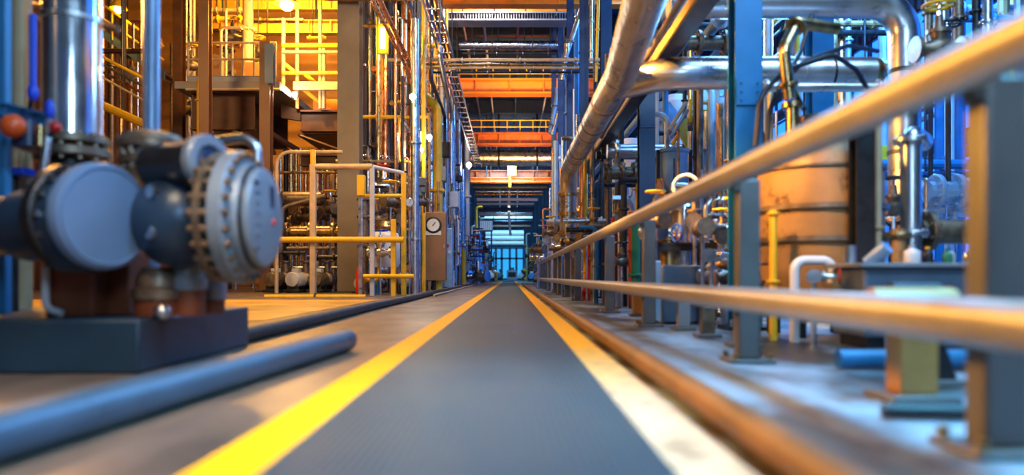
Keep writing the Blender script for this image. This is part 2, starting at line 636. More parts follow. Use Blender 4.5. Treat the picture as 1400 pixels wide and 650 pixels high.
# hoses along the edge of the plant floor
def wavy(x0, x1, y0, y1, z, amp, n, ph):
    out = []
    for k in range(n + 1):
        q = k / n
        out.append(V((x0 + (x1 - x0) * q + amp * math.sin(ph + 5.1 * q * 6) + amp * .6 * math.sin(ph * 2 + 23 * q), y0 + (y1 - y0) * q, z)))
    return out
for pts, r, m, lab in (
        (wavy(-2.0, -2.09, 5.4, 44, .06, .012, 40, .4), .06, M['black'], 'thick black hose along the plant edge, running from the plinth'),
        (wavy(-2.13, -2.22, 8.6, 44, .045, .010, 40, 1.3), .045, mat('ochre_hose', (.55, .30, .10), 0, .45, .2, 4), 'ochre hose winding beside the thick black hose'),
        (wavy(-2.28, -2.34, 16, 48, .04, .008, 40, 2.2), .04, M['rubber'], 'grey hose at the foot of the pipe wall'),
        (wavy(-1.86, -1.95, 18, 46, .03, .014, 40, 3.0), .03, M['paleyel'], 'thin pale hose outside the black hose')):
    tag(MB().tube(pts, r, 12).build('floor_hose', m), lab, 'hose', 'hoses along the plant floor edge')

pipe('floor_conduit', 'yellow pipe lying across the plant floor before the yellow guard frame', 'pipe',
     [P(362, 406, 17.6), P(500, 406, 17.6)], .055, M['yellow'], flanges=(.5,), fm=M['dark'])
# ================================================================ handrail
M['post'] = mat('post_grey', (.15, .145, .14), .35, .42, .12, 4)
t = thing('guard_railing', 'tubular steel handrail with two rails and grey posts along the walkway', 'railing', (1.25, 2, 0))
M['raillow'] = M['rail']
MB().tube([(1.25, -.2, 1.075), (1.25, 36, 1.075)], .065, 28).build('top_rail', M['rail'], t)
MB().tube([(1.25, -.2, .375), (1.25, 36, .375)], .066, 28).build('lower_rail', M['rail'], t)
ys = [2.08, 4.27, 7.29, 10.15, 14.9, 17.6, 20.0, 22.2, 25.2, 28.2, 31.2, 34.2]
for k, y in enumerate(ys):
    po = MB().box2((1.322, y - .05, .02), (1.448, y + .05, 1.06)).build('post', M['post'], t, bevel=.012)
    pl = MB().box((1.385, y, .012), (.26, .24, .02)).build('base_plate', M['post'], po, bevel=.004)
    for sx in (-1, 1):
        for sy in (-1, 1):
            MB().cyl((1.385 + sx * .1, y + sy * .09, .02), (1.385 + sx * .1, y + sy * .09, .055), .018, seg=6).build('bolt', M['brass'], po)
    for z in (1.03, .375):
        MB().box((1.318, y, z), (.03, .07, .06)).build('rail_bracket', M['post'], po)
# brackets under the kerb side: small pipe supports standing behind the rail
def support(x, y, h, w, m, label, lean=0.0):
    t = thing('pipe_support', label, 'support', (x, y, 0), 'short pipe supports behind the handrail')
    MB().box2((x - w * .9, y - w * .8, .001), (x + w * .9, y + w * .8, .03)).build('foot_plate', M['post'], t, bevel=.004)
    MB().extrude([(-w / 2, -w * .4), (w / 2, -w * .4), (w / 2, w * .4), (-w / 2, w * .4)], (x, y, .03), (1, 0, 0), (0, 1, 0), (lean, 0, 1), h).build('stub_post', m, t, bevel=.006)
    MB().cyl((x + lean * h - w * 1.1, y, .03 + h + w * .4), (x + lean * h + w * 1.1, y, .03 + h + w * .4), w * .42, seg=16).build('cradle', m, t)
    return t
oc = mat('ochre_support', (.42, .22, .06), .1, .45, .2, 5)
support(1.62, 2.95, .30, .15, oc, 'squat ochre-brown pipe support behind the handrail, nearest to the lower rail end')
support(1.98, 3.35, .36, .10, M['dark'], 'dark leaning pipe support beside the squat ochre one', -.35)
support(1.66, 5.2, .24, .12, M['grey'], 'grey pipe support behind the second railing post')
support(1.62, 6.0, .22, .11, M['cast'], 'brownish pipe support between second and third railing posts')
support(1.6, 6.75, .26, .11, M['grey'], 'grey pipe support past the third railing post')
support(1.6, 9.2, .26, .11, oc, 'ochre pipe support short of the fourth railing post')
support(1.62, 11.4, .26, .11, M['grey'], 'grey pipe support past the fourth railing post')
support(1.62, 12.4, .26, .11, M['cast'], 'brownish pipe support short of the fifth railing post')
# low pipes lying on the pale floor behind the rail
for k, (pts, r, m, lab) in enumerate((
        ([(1.75, 3.9, .06), (4.8, 3.9, .06)], .05, M['blue'], 'blue pipe lying across the pale floor behind the vessel-side supports'),
        ([(1.3, 2.55, .03), (1.6, 2.52, .03), (2.2, 2.35, .03), (3.0, 2.45, .03), (4.0, 2.3, .03)], .025, M['black'], 'thin black hose curling over the pale floor by the ochre support'),
        ([(2.0, 4.45, .03), (2.6, 4.5, .03), (3.3, 4.4, .03), (4.6, 4.45, .03)], .03, M['dark'], 'dark hose lying on the pale floor under the grey tank'),
        ([(1.85, 2.15, .05), (2.9, 2.15, .05), (4.2, 2.2, .05)], .05, M['dark'], 'dark pipe on the floor at the foot of the big railing post'))):
    pipe('floor_hose' if r < .04 else 'floor_pipe', lab, 'hose' if r < .04 else 'pipe', pts, r, m, bend=.4, seg=14)
# ================================================================ pump set on its plinth, beside the floor pipe
M['plinth'] = mat('plinth_paint', (.016, .042, .07), .1, .45, .25, 3)
tag(MB().box2((-4.6, 3.73, 0), (-1.89, 5.3, .28)).build('equipment_plinth', M['plinth'], bevel=.015),
    'dark blue steel plinth block under the blurred pump set', 'plinth')
M['pbody'] = mat('pump_blue', (.022, .052, .10), .25, .36, .2, 4)
M['pedestal'] = mat('pedestal_oxide', (.16, .04, .012), .1, .5, .3, 3)
M['disc'] = mat('cover_blue_grey', (.12, .21, .37), .1, .42, .06, 3)
M['cover'] = mat('cover_grey', (.22, .27, .33), .2, .42, .08, 4)
t = thing('pump', 'large blurred pump and valve set with round blue-grey covers on the plinth', 'pump', (-2.2, 4.2, .28))

# end disc and the motor behind it
c = P(147, 296, 3.66)
n = V((.92, -.39, 0)).normalized()
x, y, _ = frame(n)
MB().lathe([(.14, -1.7), (.16, -1.66), (.16, -.62), (.19, -.58), (.19, -.3), (.25, -.26), (.25, -.10)], c - V((0, 0, .03)), n, 40).build('motor_body', M['pbody'], t)
f = MB().lathe([(.262, -.26), (.275, -.25), (.275, -.19), (.262, -.18)], c, n, 44).build('motor_flange', M['dark'], t)
for k in range(16):
    a = 2 * PI * k / 16
    q = c + (x * math.cos(a) + y * math.sin(a)) * .255
    MB().cyl(q - n * .20, q - n * .145, .013, seg=6).build('bolt', M['galv'], f)
dd = MB().lathe([(.262, -.07), (.27, -.065), (.27, -.02), (.262, -.006), (.235, 0), (0, .006)], c, n, 48).build('end_cover', M['disc'], t)
MB().torus(c + n * .001, n, .243, .007, 48).build('cover_rim', M['disc'], dd)
# pump casing
cc = P(244, 302, 3.92)
MB().sphere(cc, .235, 36, 22, (1, 1, 1.08)).build('casing', M['pbody'], t)
for (u, v) in ((204, 262), (203, 318)):
    q = P(u, v, 3.70)
    MB().cyl(q, q + V((.1, .16, 0)), .035, seg=14).build('casing_plug', M['galv'], t)
# neck with two flanges
nz = cc.z
nx, ny = cc.x - .2, cc.y + .1
MB().lathe([(.17, .20), (.145, .24), (.13, .31)], (nx, ny, nz), (0, 0, 1), 32).build('neck', M['cast'], t)
for z, r in ((.33, .165), (.42, .175)):
    MB().flange((nx, ny, nz + z), (0, 0, 1), r, .05, 12, .016, 32).build('neck_flange', M['cast'], t)
MB().cyl((nx, ny, nz + .35), (nx, ny, nz + .4), .12, seg=28).build('neck_ring', M['galv'], t)
MB().lathe([(.165, .445), (.15, .475), (.10, .49), (0, .5)], (nx, ny, nz), (0, 0, 1), 28).build('neck_cap', M['cast'], t)
# small drive motor above the casing
c2 = P(286, 221, 3.72)
n2 = V((.90, -.44, 0)).normalized()
MB().lathe([(.06, -.42), (.115, -.40), (.12, -.36), (.12, -.05)], c2, n2, 30).build('drive_motor', M['dark'], t)
r_ = MB().lathe([(.13, -.05), (.138, -.04), (.138, 0), (.128, .012), (.085, .012), (.08, -.01)], c2, n2, 34).build('motor_ring', M['cover'], t)
MB().lathe([(.08, -.012), (.06, .008), (0, .014)], c2, n2, 26).build('ring_hub', M['navy'], r_)
MB().cyl(c2 - n2 * .24 + V((0, 0, -.11)), V((c2.x - .25, c2.y + .1, cc.z + .1)), .07, seg=16).build('motor_bracket', M['dark'], t)
# bolted ring, seen almost edge on, with the dished cover
c3 = P(349, 298, 3.86)
n3 = V((.995, -.02, 0)).normalized()
x3, y3, _ = frame(n3)
MB().lathe([(.10, -.34), (.13, -.3), (.15, -.17)], c3, n3, 40).build('gear_case', M['cast'], t)
MB().lathe([(.335, -.19), (.345, -.18), (.345, -.155), (.335, -.15)], c3, n3, 48).build('rear_ring', M['cast'], t)
MB().lathe([(.335, -.12), (.35, -.11), (.35, -.05), (.335, -.035), (.30, -.03)], c3, n3, 48).build('front_ring', M['cover'], t)
for k in range(26):
    a = 2 * PI * k / 26
    q = c3 + (x3 * math.cos(a) + y3 * math.sin(a)) * .325
    MB().cyl(q - n3 * .21, q - n3 * .015, .019, seg=8).build('stud_bolt', M['cast'], t)
MB().cyl(c3 - n3 * .15, c3 - n3 * .11, .29, seg=40).build('gasket_drum', M['dark'], t)
cv = MB().lathe([(.285, -.035), (.285, .0), (.275, .015), (.262, .02), (.262, .045), (.25, .06), (.18, .075), (0, .085)], c3, n3, 48).build('dished_cover', M['cover'], t)
MB().torus(c3 + n3 * .02, n3, .272, .010, 48).build('cover_seam', M['dark'], cv)
for k in range(7):
    z = .17 - .055 * k
    q = c3 + n3 * .06 + y3 * 0 + V((0, -.16, z))
    MB().box(q, (.03, .05, .014)).build('scale_mark', M['slate'], cv)
q = c3 + n3 * .075 + V((0, .03, .11))
MB().box(q, (.018, .06, .12)).build('name_plate', M['navy'], cv, bevel=.003)
q = c3 + n3 * .078 + V((0, .04, -.02))
MB().sphere(q, .022, 12, 8).build('red_button', M['red'], cv, label='small red button')
# lower bonnets and pedestals
for (u, v, Y, r, h, m) in ((217, 396, 4.0, .135, .12, M['cast']), (258, 380, 4.05, .10, .15, M['cover']), (292, 388, 4.2, .07, .2, M['cover'])):
    q = P(u, v, Y)
    MB().lathe([(r * .75, -h / 2), (r, -h / 2 + .01), (r, 0), (r * .85, .01), (r * .85, h / 2), (r * .6, h / 2 + .06)], q, (0, 0, 1), 28).build('bonnet', m, t)
    MB().cyl((q.x, q.y, .285), (q.x, q.y, q.z - h / 2 + .01), r * .9, seg=20).build('pedestal', M['pedestal'], t)
for (u, Y) in ((112, 4.05), (160, 4.2)):
    q = P(u, 420, Y)
    MB().box2((q.x - .13, q.y - .12, .281), (q.x + .13, q.y + .12, .64)).build('pedestal', M['pedestal'], t, bevel=.01)
q = P(70, 430, 3.9)
MB().tube([V((q.x - .03, q.y, .55)), V((q.x - .03, q.y, .33)), V((q.x + .06, q.y, .30))], .02, 12, .06).build('drain_pipe', M['lgrey'], t)
q = P(222, 432, 3.86)
MB().sphere(q + V((0, 0, .02)), .045, 14, 10).build('drain_plug', M['galv'], t)
# elbow pipe looping over the ring at the rear of the gear case
q = P(338, 196, 4.3)
MB().tube([q + V((-.35, .1, -.25)), q + V((-.3, .1, .02)), q + V((.02, .1, .06)), q + V((.04, .1, -.35))], .03, 14, .1).build('loop_pipe', M['galv'], t)

# tall polished riser and its neighbours
t = thing('riser_pipe', 'wide polished steel riser standing on a bronze flange behind the pump', 'pipe', (-2.78, 4.75, .28))
bx, by = -2.83, 4.72
MB().cyl((bx, by, .285), (bx, by, 1.26), .12, seg=24).build('lower_run', M['dark'], t)
MB().flange((bx, by, 1.29), (0, 0, 1), .235, .06, 12, .018, 32).build('flange', M['cast'], t)
MB().flange((bx, by, 1.37), (0, 0, 1), .225, .05, 12, .016, 32).build('flange', M['cast'], t)
MB().cyl((bx, by, 1.39), (bx, by, 6.0), .165, seg=44).build('pipe_run', M['steel'], t)
for z in (2.15, 3.3):
    MB().lathe([(.166, -.02), (.18, -.015), (.18, .015), (.166, .02)], (bx, by, z), (0, 0, 1), 44).build('strap', M['galv'], t)
pipe('riser_pipe', 'slim slate-blue riser standing behind the bronze pump neck', 'pipe', [(-2.50, 5.1, .28), (-2.50, 5.1, 6)], .057, mat('riser_blue', (.20, .29, .42), .5, .35, .12, 4), seg=24, straps=(.5, .75))
pipe('riser_pipe', 'thin galvanised riser right behind the wide polished riser', 'pipe', [P(134, 378, 5.15) + V((0, 0, -.22)), P(134, 378, 5.15) + V((0, 0, 5.2))], .03, M['galv'], seg=16, flanges=(.2,))
pipe('riser_pipe', 'cream riser with a flat edge near the blue frame', 'pipe', [V((-3.22, 4.83, .28)), V((-3.22, 4.83, 5.0))], .06, M['paleyel'], seg=18, flanges=(.19,))
pipe('riser_pipe', 'pale blue-white riser between the cream riser and the wide polished riser', 'pipe', [V((-3.09, 4.98, .28)), V((-3.09, 4.98, 2.35)), V((-2.97, 5.03, 2.35))], .035, M['lgrey'], bend=.12, seg=16)
pipe('cross_pipe', 'dark pipe crossing high behind the wide polished riser', 'pipe', [V((-3.9, 5.0, 2.45)), V((-3.2, 5.0, 2.36)), V((-2.72, 5.0, 2.22))], .03, M['cast'], seg=14)
# small blue valve stand at the picture edge
t = thing('valve_stand', 'small blue valve stand with orange-red ball knob and blue levers', 'valve', (-2.95, 4.25, .28))
q = P(5, 300, 4.3)
MB().box2((q.x - .03, q.y - .03, .281), (q.x + .03, q.y + .03, 3)).build('stand_post', M['blue'], t, bevel=.006)
a, b_ = P(2, 148, 4.28), P(62, 164, 4.28)
MB().hbeam(a, b_, .07, .075, .012).build('arm', M['blue'], t)
q = P(40, 178, 4.28)
MB().lathe([(.04, -.12), (.085, -.10), (.085, .05), (.05, .08), (.03, .12)], q, (0, 0, 1), 20).build('valve_body', M['navy'], t)
q2 = P(18, 173, 4.15)
MB().sphere(q2, .068, 22, 14).build('ball_knob', M['redor'], t, label='orange-red ball knob')
MB().cyl(q2, q, .018, seg=10).build('knob_stem', M['dark'], t)
q3 = P(45, 127, 4.22)
l = MB().cyl(q3, P(45, 20, 4.22), .018, seg=12).build('lever', M['vblue'], t)
MB().sphere(q3, .03, 16, 10, (1, 1, 1.7)).build('lever_grip', M['vblue'], l)
MB().cyl(q3, q + V((0, 0, .1)), .014, seg=10).build('lever_pin', M['dark'], l)
q4 = P(68, 150, 4.22)
l = MB().sphere(q4, .026, 14, 10, (1, 1, 2.3)).build('lever', M['vblue'], t)
MB().cyl(q4, P(66, 186, 4.22), .014, seg=10).build('lever_pin', M['galv'], l)
MB().sphere(P(76, 174, 4.2), .034, 16, 10).build('small_knob', M['red'], t, label='small red knob')
MB().cyl(P(76, 174, 4.2), P(66, 190, 4.22), .012, seg=8).build('knob_stem', M['dark'], t)
MB().tube([P(52, 186, 4.22), P(66, 186, 4.22), P(60, 230, 4.22), P(62, 264, 4.22)], .022, 12, .05).build('loop_pipe', M['galv'], t)
MB().cyl(P(55, 172, 4.2), P(55, 200, 4.2), .03, seg=14).build('brass_body', M['brass'], t)
t = thing('cable_box', 'small blue tray of pale cable ends below the orange-red knob', 'cable tray', P(25, 240, 4.5))
a, b_ = P(-20, 228, 4.5), P(38, 240, 4.5)
MB().box2((a.x, 4.46, b_.z), (b_.x, 4.66, b_.z + .045)).build('tray', M['vblue'], t, bevel=.004)
MB().cyl(((a.x + b_.x) / 2, 4.56, .281), ((a.x + b_.x) / 2, 4.56, b_.z), .03, seg=12).build('tray_post', M['dark'], t)
for k in range(6):
    x0 = a.x + .03 + k * .045
    MB().cyl((x0, 4.52, b_.z + .045), (x0, 4.52, b_.z + .14), .014, seg=8).build('cable_end', M['paleyel'], t)
# ================================================================ small kinds, built once and copied
def make_valve(name, body, wheel):
    t = thing(name, 'valve', 'valve')
    MB().lathe([(.10, -.19), (.10, -.16), (.055, -.155), (.055, -.1), (.09, -.04), (.09, .04), (.055, .1), (.055, .155), (.10, .16), (.10, .19)], (0, 0, 0), (1, 0, 0), 16).build('body', body, t)
    MB().lathe([(.06, .04), (.075, .12), (.09, .12), (.09, .15), (.04, .16), (.03, .26)], (0, 0, 0), (0, 0, 1), 14).build('bonnet', body, t)
    MB().cyl((0, 0, .25), (0, 0, .36), .014, seg=8).build('stem', M['steel'], t)
    w = MB().torus((0, 0, .34), (0, 0, 1), .11, .014, 20, 6)
    for k in range(3):
        a = PI * k / 3
        w.cyl((.11 * math.cos(a), .11 * math.sin(a), .34), (-.11 * math.cos(a), -.11 * math.sin(a), .34), .008, seg=6)
    w.build('handwheel', wheel, t)
    return t


def on_stand(kind, r=.022):
    def f(loc, label, stand=True, **k):
        o = kind(loc, label, **k)
        loc = V(loc)
        if stand and loc.z > .3:
            z0 = 6.905 if (loc.z > 6.95 and -11 < loc.x < -7.6 and 24 < loc.y < 28.5) else 0.0
            s = o.scale[0]
            inv = Matrix.LocRotScale(loc, o.rotation_euler, o.scale).inverted()
            mb = MB().cyl((loc.x, loc.y, z0), (loc.x, loc.y, loc.z - .05 * s), r * max(1, s * .8), seg=8)
            mb.v = [inv @ p for p in mb.v]
            ORG[o.name] = V((0, 0, 0))
            mb.build('stand_pipe', M['galv'], o)
        return o
    return f


VALVE = {k: on_stand(Kind(make_valve('hand_valve', *v))) for k, v in dict(
    red=(M['galv'], M['red']), blue=(M['steel'], M['vblue']), yellow=(M['cast'], M['yellow']), black=(M['cast'], M['dark'])).items()}


def make_lamp():
    t = thing('bulkhead_lamp', 'white lamp on bracket somewhere', 'lamp')
    MB().box((0, .06, 0), (.16, .06, .16)).build('back_box', M['dark'], t, bevel=.01)
    MB().box((0, .1, 0), (.08, .03, .3)).build('mount_plate', M['galv'], t)
    MB().lathe([(.10, -.03), (.10, 0), (.085, .01)], (0, 0, 0), (0, -1, 0), 20).build('housing', M['galv'], t)
    MB().sphere((0, -.04, 0), .11, 18, 12).build('globe', M['lamp_white'], t)
    return t


M['lamp_white'] = emit('lamp_white_glass', (1, .86, .68), 26)
M['lamp_amber'] = emit('lamp_amber_glass', (1, .55, .06), 18)
M['lamp_sodium'] = emit('sodium_glass', (1, .62, .07), 60)
LAMP = Kind(make_lamp())


def make_gauge():
    t = thing('pressure_gauge', 'gauge', 'gauge')
    MB().lathe([(.085, .05), (.09, .04), (.09, -.02), (.08, -.03)], (0, 0, 0), (0, 1, 0), 22).build('case', M['steel'], t)
    MB().cyl((0, -.03, 0), (0, -.034, 0), .078, seg=22).build('dial', M['white'], t)
    MB().box((.012, -.037, .02), (.008, .004, .07), Matrix.Rotation(.6, 3, 'Y')).build('needle', M['red'], t)
    MB().cyl((0, 0, -.088), (0, 0, -.16), .02, seg=8).build('stem', M['brass'], t)
    return t


GAUGE = on_stand(Kind(make_gauge()))


def make_pump(mb_, cg):
    t = thing('motor_pump', 'pump', 'pump')
    b = MB()
    b.box((0, 0, .05), (1.3, .42, .06)).build('base_frame', M['dark'], t, bevel=.01)
    mo = MB().lathe([(.05, -.62), (.17, -.6), (.19, -.55), (.19, -.1), (.15, -.06), (.04, -.04), (.03, .1)], (0, 0, .33), (1, 0, 0), 20)
    o = mo.build('motor', mb_, t)
    for k in range(9):
        MB().lathe([(.19, -.006), (.207, -.006), (.207, .006), (.19, .006)], (-.52 + .05 * k, 0, .33), (1, 0, 0), 20).build('cooling_fin', mb_, o)
    MB().box((-.3, 0, .56), (.2, .18, .1)).build('terminal_box', M['lgrey'], t, bevel=.01)
    MB().lathe([(.10, .12), (.19, .17), (.22, .24), (.22, .36), (.17, .42), (.11, .44), (.11, .58), (.16, .58), (.16, .62)], (0, 0, .33), (1, 0, 0), 22).build('volute', M['cast'], t)
    MB().lathe([(.08, .15), (.08, .45), (.15, .45), (.15, .49)], (.3, 0, .33), (0, 0, 1), 18).build('outlet', M['cast'], t)
    MB().lathe([(.12, -.04), (.13, -.02), (.13, .1), (.12, .12)], (.02, 0, .33), (1, 0, 0), 16).build('coupling_guard', cg, t)
    for x in (-.5, -.2, .28):
        MB().box((x, 0, .12), (.09, .3, .1)).build('foot', M['dark'], t)
    return t


PUMPK = {'blue': Kind(make_pump(M['blue'], M['yellow'])), 'grey': Kind(make_pump(M['lgrey'], M['yellow'])), 'brass': Kind(make_pump(M['cast'], M['orange']))}


def column(u, Y, w, m, z1, label, z0=0, X=None, splice=None, name='steel_column'):
    x = P(u, 378, Y).x if X is None else X
    t = thing(name, label, 'column', (x, Y, z0))
    MB().hbeam((x, Y, z0), (x, Y, z1), w, w * .95, w * .09, up=(0, 1, 0)).build('shaft', m, t)
    MB().box((x, Y, z0 + .02), (w * 1.6, w * 1.5, .036)).build('base_plate', M['dark'], t)
    for sx in (-1, 1):
        for sy in (-1, 1):
            MB().cyl((x + sx * w * .68, Y + sy * w * .62, z0 + .035), (x + sx * w * .68, Y + sy * w * .62, z0 + .1), w * .07, seg=6).build('anchor_bolt', M['galv'], t)
    if splice:
        s = MB().box((x, Y - w * .475 - .012, splice), (w * .96, .022, w * 1.0)).build('splice_plate', m, t)
        for sx in (-1, 1):
            for k in (-1, 0, 1):
                MB().cyl((x + sx * w * .3, Y - w * .475 - .022, splice + k * w * .32), (x + sx * w * .3, Y - w * .475 - .036, splice + k * w * .32), w * .05, seg=6).build('bolt', m, s)
    return t


def girder(name, label, a, b, w, d, m, rail=None, stiff=0, cat='girder', railh=1.0, hang=()):
    a, b = V(a), V(b)
    if stiff or rail:
        t = thing(name, label, cat, (a + b) / 2)
        MB().hbeam(a, b, w, d).build('beam', m, t)
        dr = (b - a)
        for k in range(stiff):
            q = a + dr * ((k + .5) / stiff)
            s = (.05, w * .9, d * .86) if abs(dr.x) > abs(dr.y) else (w * .9, .05, d * .86)
            MB().box(q, s).build('stiffener', m, t)
        for q in hang:
            c = a + dr * q
            MB().cyl((c.x, c.y, c.z + d / 2), (c.x, c.y, 13.98), .05, seg=8).build('hanger', M['dark'], t)
        if rail:
            off = V((0, 0, d / 2))
            n = 9
            for z in (.5, 1.0):
                MB().tube([a + off + V((0, 0, z * railh)), b + off + V((0, 0, z * railh))], .04, 8).build('rail', rail, t)
            for k in range(n):
                q = a + dr * (k / (n - 1)) * .995 + dr * .0025 + off
                MB().cyl(q, q + V((0, 0, railh)), .035, seg=8).build('rail_post', rail, t)
        return t
    return tag(MB().hbeam(a, b, w, d).build(name, m), label, cat)
# ================================================================ left bay: columns, decks, stairs
M['colgrey'] = mat('column_grey', (.20, .16, .12), .15, .45, .15, 1.5)
M['colbrown'] = mat('column_brown', (.20, .085, .035), .15, .45, .2, 2)
column(479, 22.7, .66, M['colgrey'], 13.9, 'massive grey-brown steel column rising full height behind the yellow guard frame', splice=None)
column(281, 22.5, .30, M['colbrown'], 13.9, 'brown steel column in front of the deck, beside the yellow down-pipe')
column(245, 26.5, .34, M['brown'], 13.9, 'dark brown column between the stairs and the deck')
column(364, 23.5, .34, M['colbrown'], 8.0, 'brown column carrying the junction of the two decks')
tag(MB().hbeam((P(369, 0, 23.2).x, 23.2, 6.6), (P(369, 0, 23.2).x, 23.2, 7.85), .26, .24, .03, up=(0, 1, 0)).build('rail_stanchion', M['slate']), 'blue-grey stub post on the deck corner', 'post')

# upper deck
t = thing('work_deck', 'grey-edged steel work deck carrying the thick tan down-pipe', 'platform', (-9.8, 25.5, 6.6))
MB().box2((-11.0, 24.0, 6.66), (-7.55, 28.5, 6.9)).build('deck_plate', mat('deck_grey', (.25, .22, .20), .2, .45, .2, 2), t)
MB().cyl((-10.6, 23.94, 6.62), (-7.5, 23.94, 6.62), .045, seg=10).build('edge_pipe', M['paleyel'], t)
for k in range(3):
    MB().hbeam((-10.6, 24.4 + 1.8 * k, 6.0), (-8.5, 24.4 + 1.8 * k, 6.0), .3, 1.25, .05).build('deck_girder', M['brown'], t)
for k in range(3):
    x = -10.2 + 1.1 * k
    MB().box2((x - .06, 24.2, 5.2), (x + .06, 28.3, 5.35)).build('cross_joist', M['brown'], t)
girder('deck_railing', 'grey toe-board and rail along the edge of the upper work deck', (-10.6, 24.1, 7.0), (-7.7, 24.1, 7.0), .05, .2, M['grey'], rail=M['paleyel'], cat='railing', railh=1.1)
for k, (u, Y, h) in enumerate(((292, 25, 1.1), (318, 27.7, .8), (350, 25.2, .9))):
    q = P(u, 0, Y)
    tag(MB().box2((q.x - .35, Y - .3, 6.905), (q.x + .35, Y + .3, 6.905 + h)).build('equipment_cabinet', M['panel'], bevel=.02),
        ['brown cabinet on the upper deck beside the brown column', 'low brown cabinet on the upper deck before the tan pipe', 'brown cabinet on the upper deck by the corner post'][k], 'cabinet')
# lower deck between the junction column and the massive column
t = thing('work_deck', 'dark brown deck girder between the junction column and the massive column', 'platform', (-6.5, 26, 5.6))
MB().hbeam((-7.4, 26, 6.0), (-5.35, 26, 6.0), .4, .75, .06).build('deck_girder', M['brown'], t)
MB().extrude([(0, 0), (.68, -.25), (.68, -.6), (0, -.5)], (-8.1, 25.9, 6.62), (1, 0, 0), (0, 0, 1), (0, 1, 0), .2).build('gusset', M['brown'], t)
MB().box2((-7.6, 26.2, 5.55), (-5.3, 30, 5.62)).build('deck_plate', M['brown'], t)
MB().hbeam((-7.4, 25.9, 4.6), (-5.35, 25.9, 4.6), .3, .4, .05).build('lower_girder', M['brown'], t)
MB().tube([V((-7.3, 25.5, 5.4)), V((-5.4, 25.5, 4.7))], .06, 8).build('brace', M['brown'], t)
for k in range(2):
    tag(MB().box2((-7.15 + 1.05 * k, 26.6, 6.4), (-6.2 + 1.05 * k, 26.66, 6.95)).build('kick_panel', M['orange']),
        ['orange guard panel behind the white deck lamp', 'orange guard panel against the massive column'][k], 'panel')
t = thing('platform_railing', 'tall pale railing over the dark brown deck girder', 'railing', (-6.4, 25.6, 6.4))
for u in (387.5, 406.5, 438, 443):
    q = P(u, 0, 25.7)
    MB().cyl((q.x, 25.7, 6.92 if u < 400 else 6.39), (q.x, 25.7, P(0, 25 if u < 400 else (8 if u < 440 else 60), 25.7).z), .065, seg=10).build('rail_post', M['paleyel'], t)
for v, r, m in ((62, .07, 'yellow'), (71, .05, 'paleyel'), (100, .06, 'yellow')):
    a, b_ = P(386, v, 25.6), P(467, v, 25.6)
    MB().tube([a, b_], r, 10).build('rail', M[m], t)
a, b_ = P(402, 118, 25.6), P(466, 118, 25.6)
MB().box2((a.x, 25.5, a.z - .14), (b_.x, 25.7, a.z + .14)).build('mid_beam', M['paleyel'], t)
for (u0, v0, u1, v1) in ((388, 87, 402, 98), (417, 102, 440, 121), (412, 121, 441, 143)):
    MB().tube([P(u0, v0, 25.9), P(u1, v1, 25.9)], .075, 8).build('brace', M['yellow'], t)
# glowing yellow structure high up
M['amber'] = mat('amber_girder', (.85, .45, .05), 0, .45, .12, 2)
girder('roof_girder', 'bright yellow girder high behind the massive column', P(290, 38, 31), P(468, 38, 31), .4, .55, M['amber'], stiff=6, hang=(.2, .8))
girder('roof_girder', 'upper yellow girder close under the sodium lamp', P(285, 7, 32), P(468, 7, 32), .4, .5, M['amber'], stiff=6, hang=(.2, .8))
for i, (u0, u1, v, r, Y, m) in enumerate(((292, 335, 26, .10, 30, 'yellow'), (345, 415, 28, .09, 29.5, 'brass'), (292, 350, 42, .08, 30.5, 'brass'), (296, 335, 63, .07, 29, 'copper'),
                                        (345, 372, 72, .08, 28.8, 'yellow'), (420, 446, 52, .07, 29, 'yellow'), (290, 335, 14, .08, 30.3, 'paleyel'))):
    pipe('process_pipe', f'{["yellow", "brass", "thin brass", "copper", "short yellow", "stub yellow", "cream"][i]} horizontal pipe high in the sodium-lit bay, {nth(i)} of the scattered set', 'pipe',
         [P(u0, v, Y), P(u1, v, Y)], r, M[m], flanges=(.15, .85), hang=(.3, .75))
pipe('down_pipe', 'thick tan vertical pipe standing on the upper work deck', 'pipe', [V((P(339, 0, 26.6).x, 26.6, 6.905)), V((P(339, 0, 26.6).x, 26.6, 13))], .19, M['paleyel'], seg=24, flanges=(.09, .42))
pipe('down_pipe', 'yellow down-pipe between the two brown columns', 'pipe', [V((P(272, 0, 23).x, 23, .0)), V((P(272, 0, 23).x, 23, 6.7))], .07, M['yellow'], flanges=(.5, .9))
pipe('down_pipe', 'pale thin pipe with an elbow over the upper deck', 'pipe', [V((P(302, 112, 24.45).x, 24.45, 6.905)), P(302, 38, 24.45), P(330, 38, 24.45)], .05, M['paleyel'])
pipe('down_pipe', 'thin pale vertical pipe beside the elbowed one', 'pipe', [V((P(309, 110, 24.7).x, 24.7, 6.905)), P(309, 15, 24.7)], .045, M['paleyel'])
# stairs far left
def stairs():
    t = thing('stair_flight', 'steel stair flight with yellow handrails behind the slim riser', 'stairs', P(180, 70, 27))
    a, b_ = P(133, 40, 27), P(232, 108, 27)
    d = (b_ - a)
    for y in (26.6, 27.8):
        MB().extrude([(0, -.16), (d.x, d.z - .16), (d.x, d.z + .16), (0, .16)], (a.x, y, a.z), (1, 0, 0), (0, 0, 1), (0, 1, 0), .06).build('stringer', M['slate'], t)
    for k in range(12):
        q = a + d * ((k + .5) / 12)
        MB().box2((q.x - .13, 26.66, q.z - .02), (q.x + .13, 27.8, q.z + .02)).build('tread', M['brown'], t)
    for hz in (.55, 1.05):
        MB().tube([V((a.x, 26.55, a.z + hz)), V((b_.x, 26.55, b_.z + hz))], .045, 8).build('handrail', M['yellow'], t)
    for k in range(5):
        q = a + d * ((k + .5) / 5)
        MB().cyl((q.x, 26.55, q.z), (q.x, 26.55, q.z + 1.05), .03, seg=8).build('baluster', M['yellow'], t)
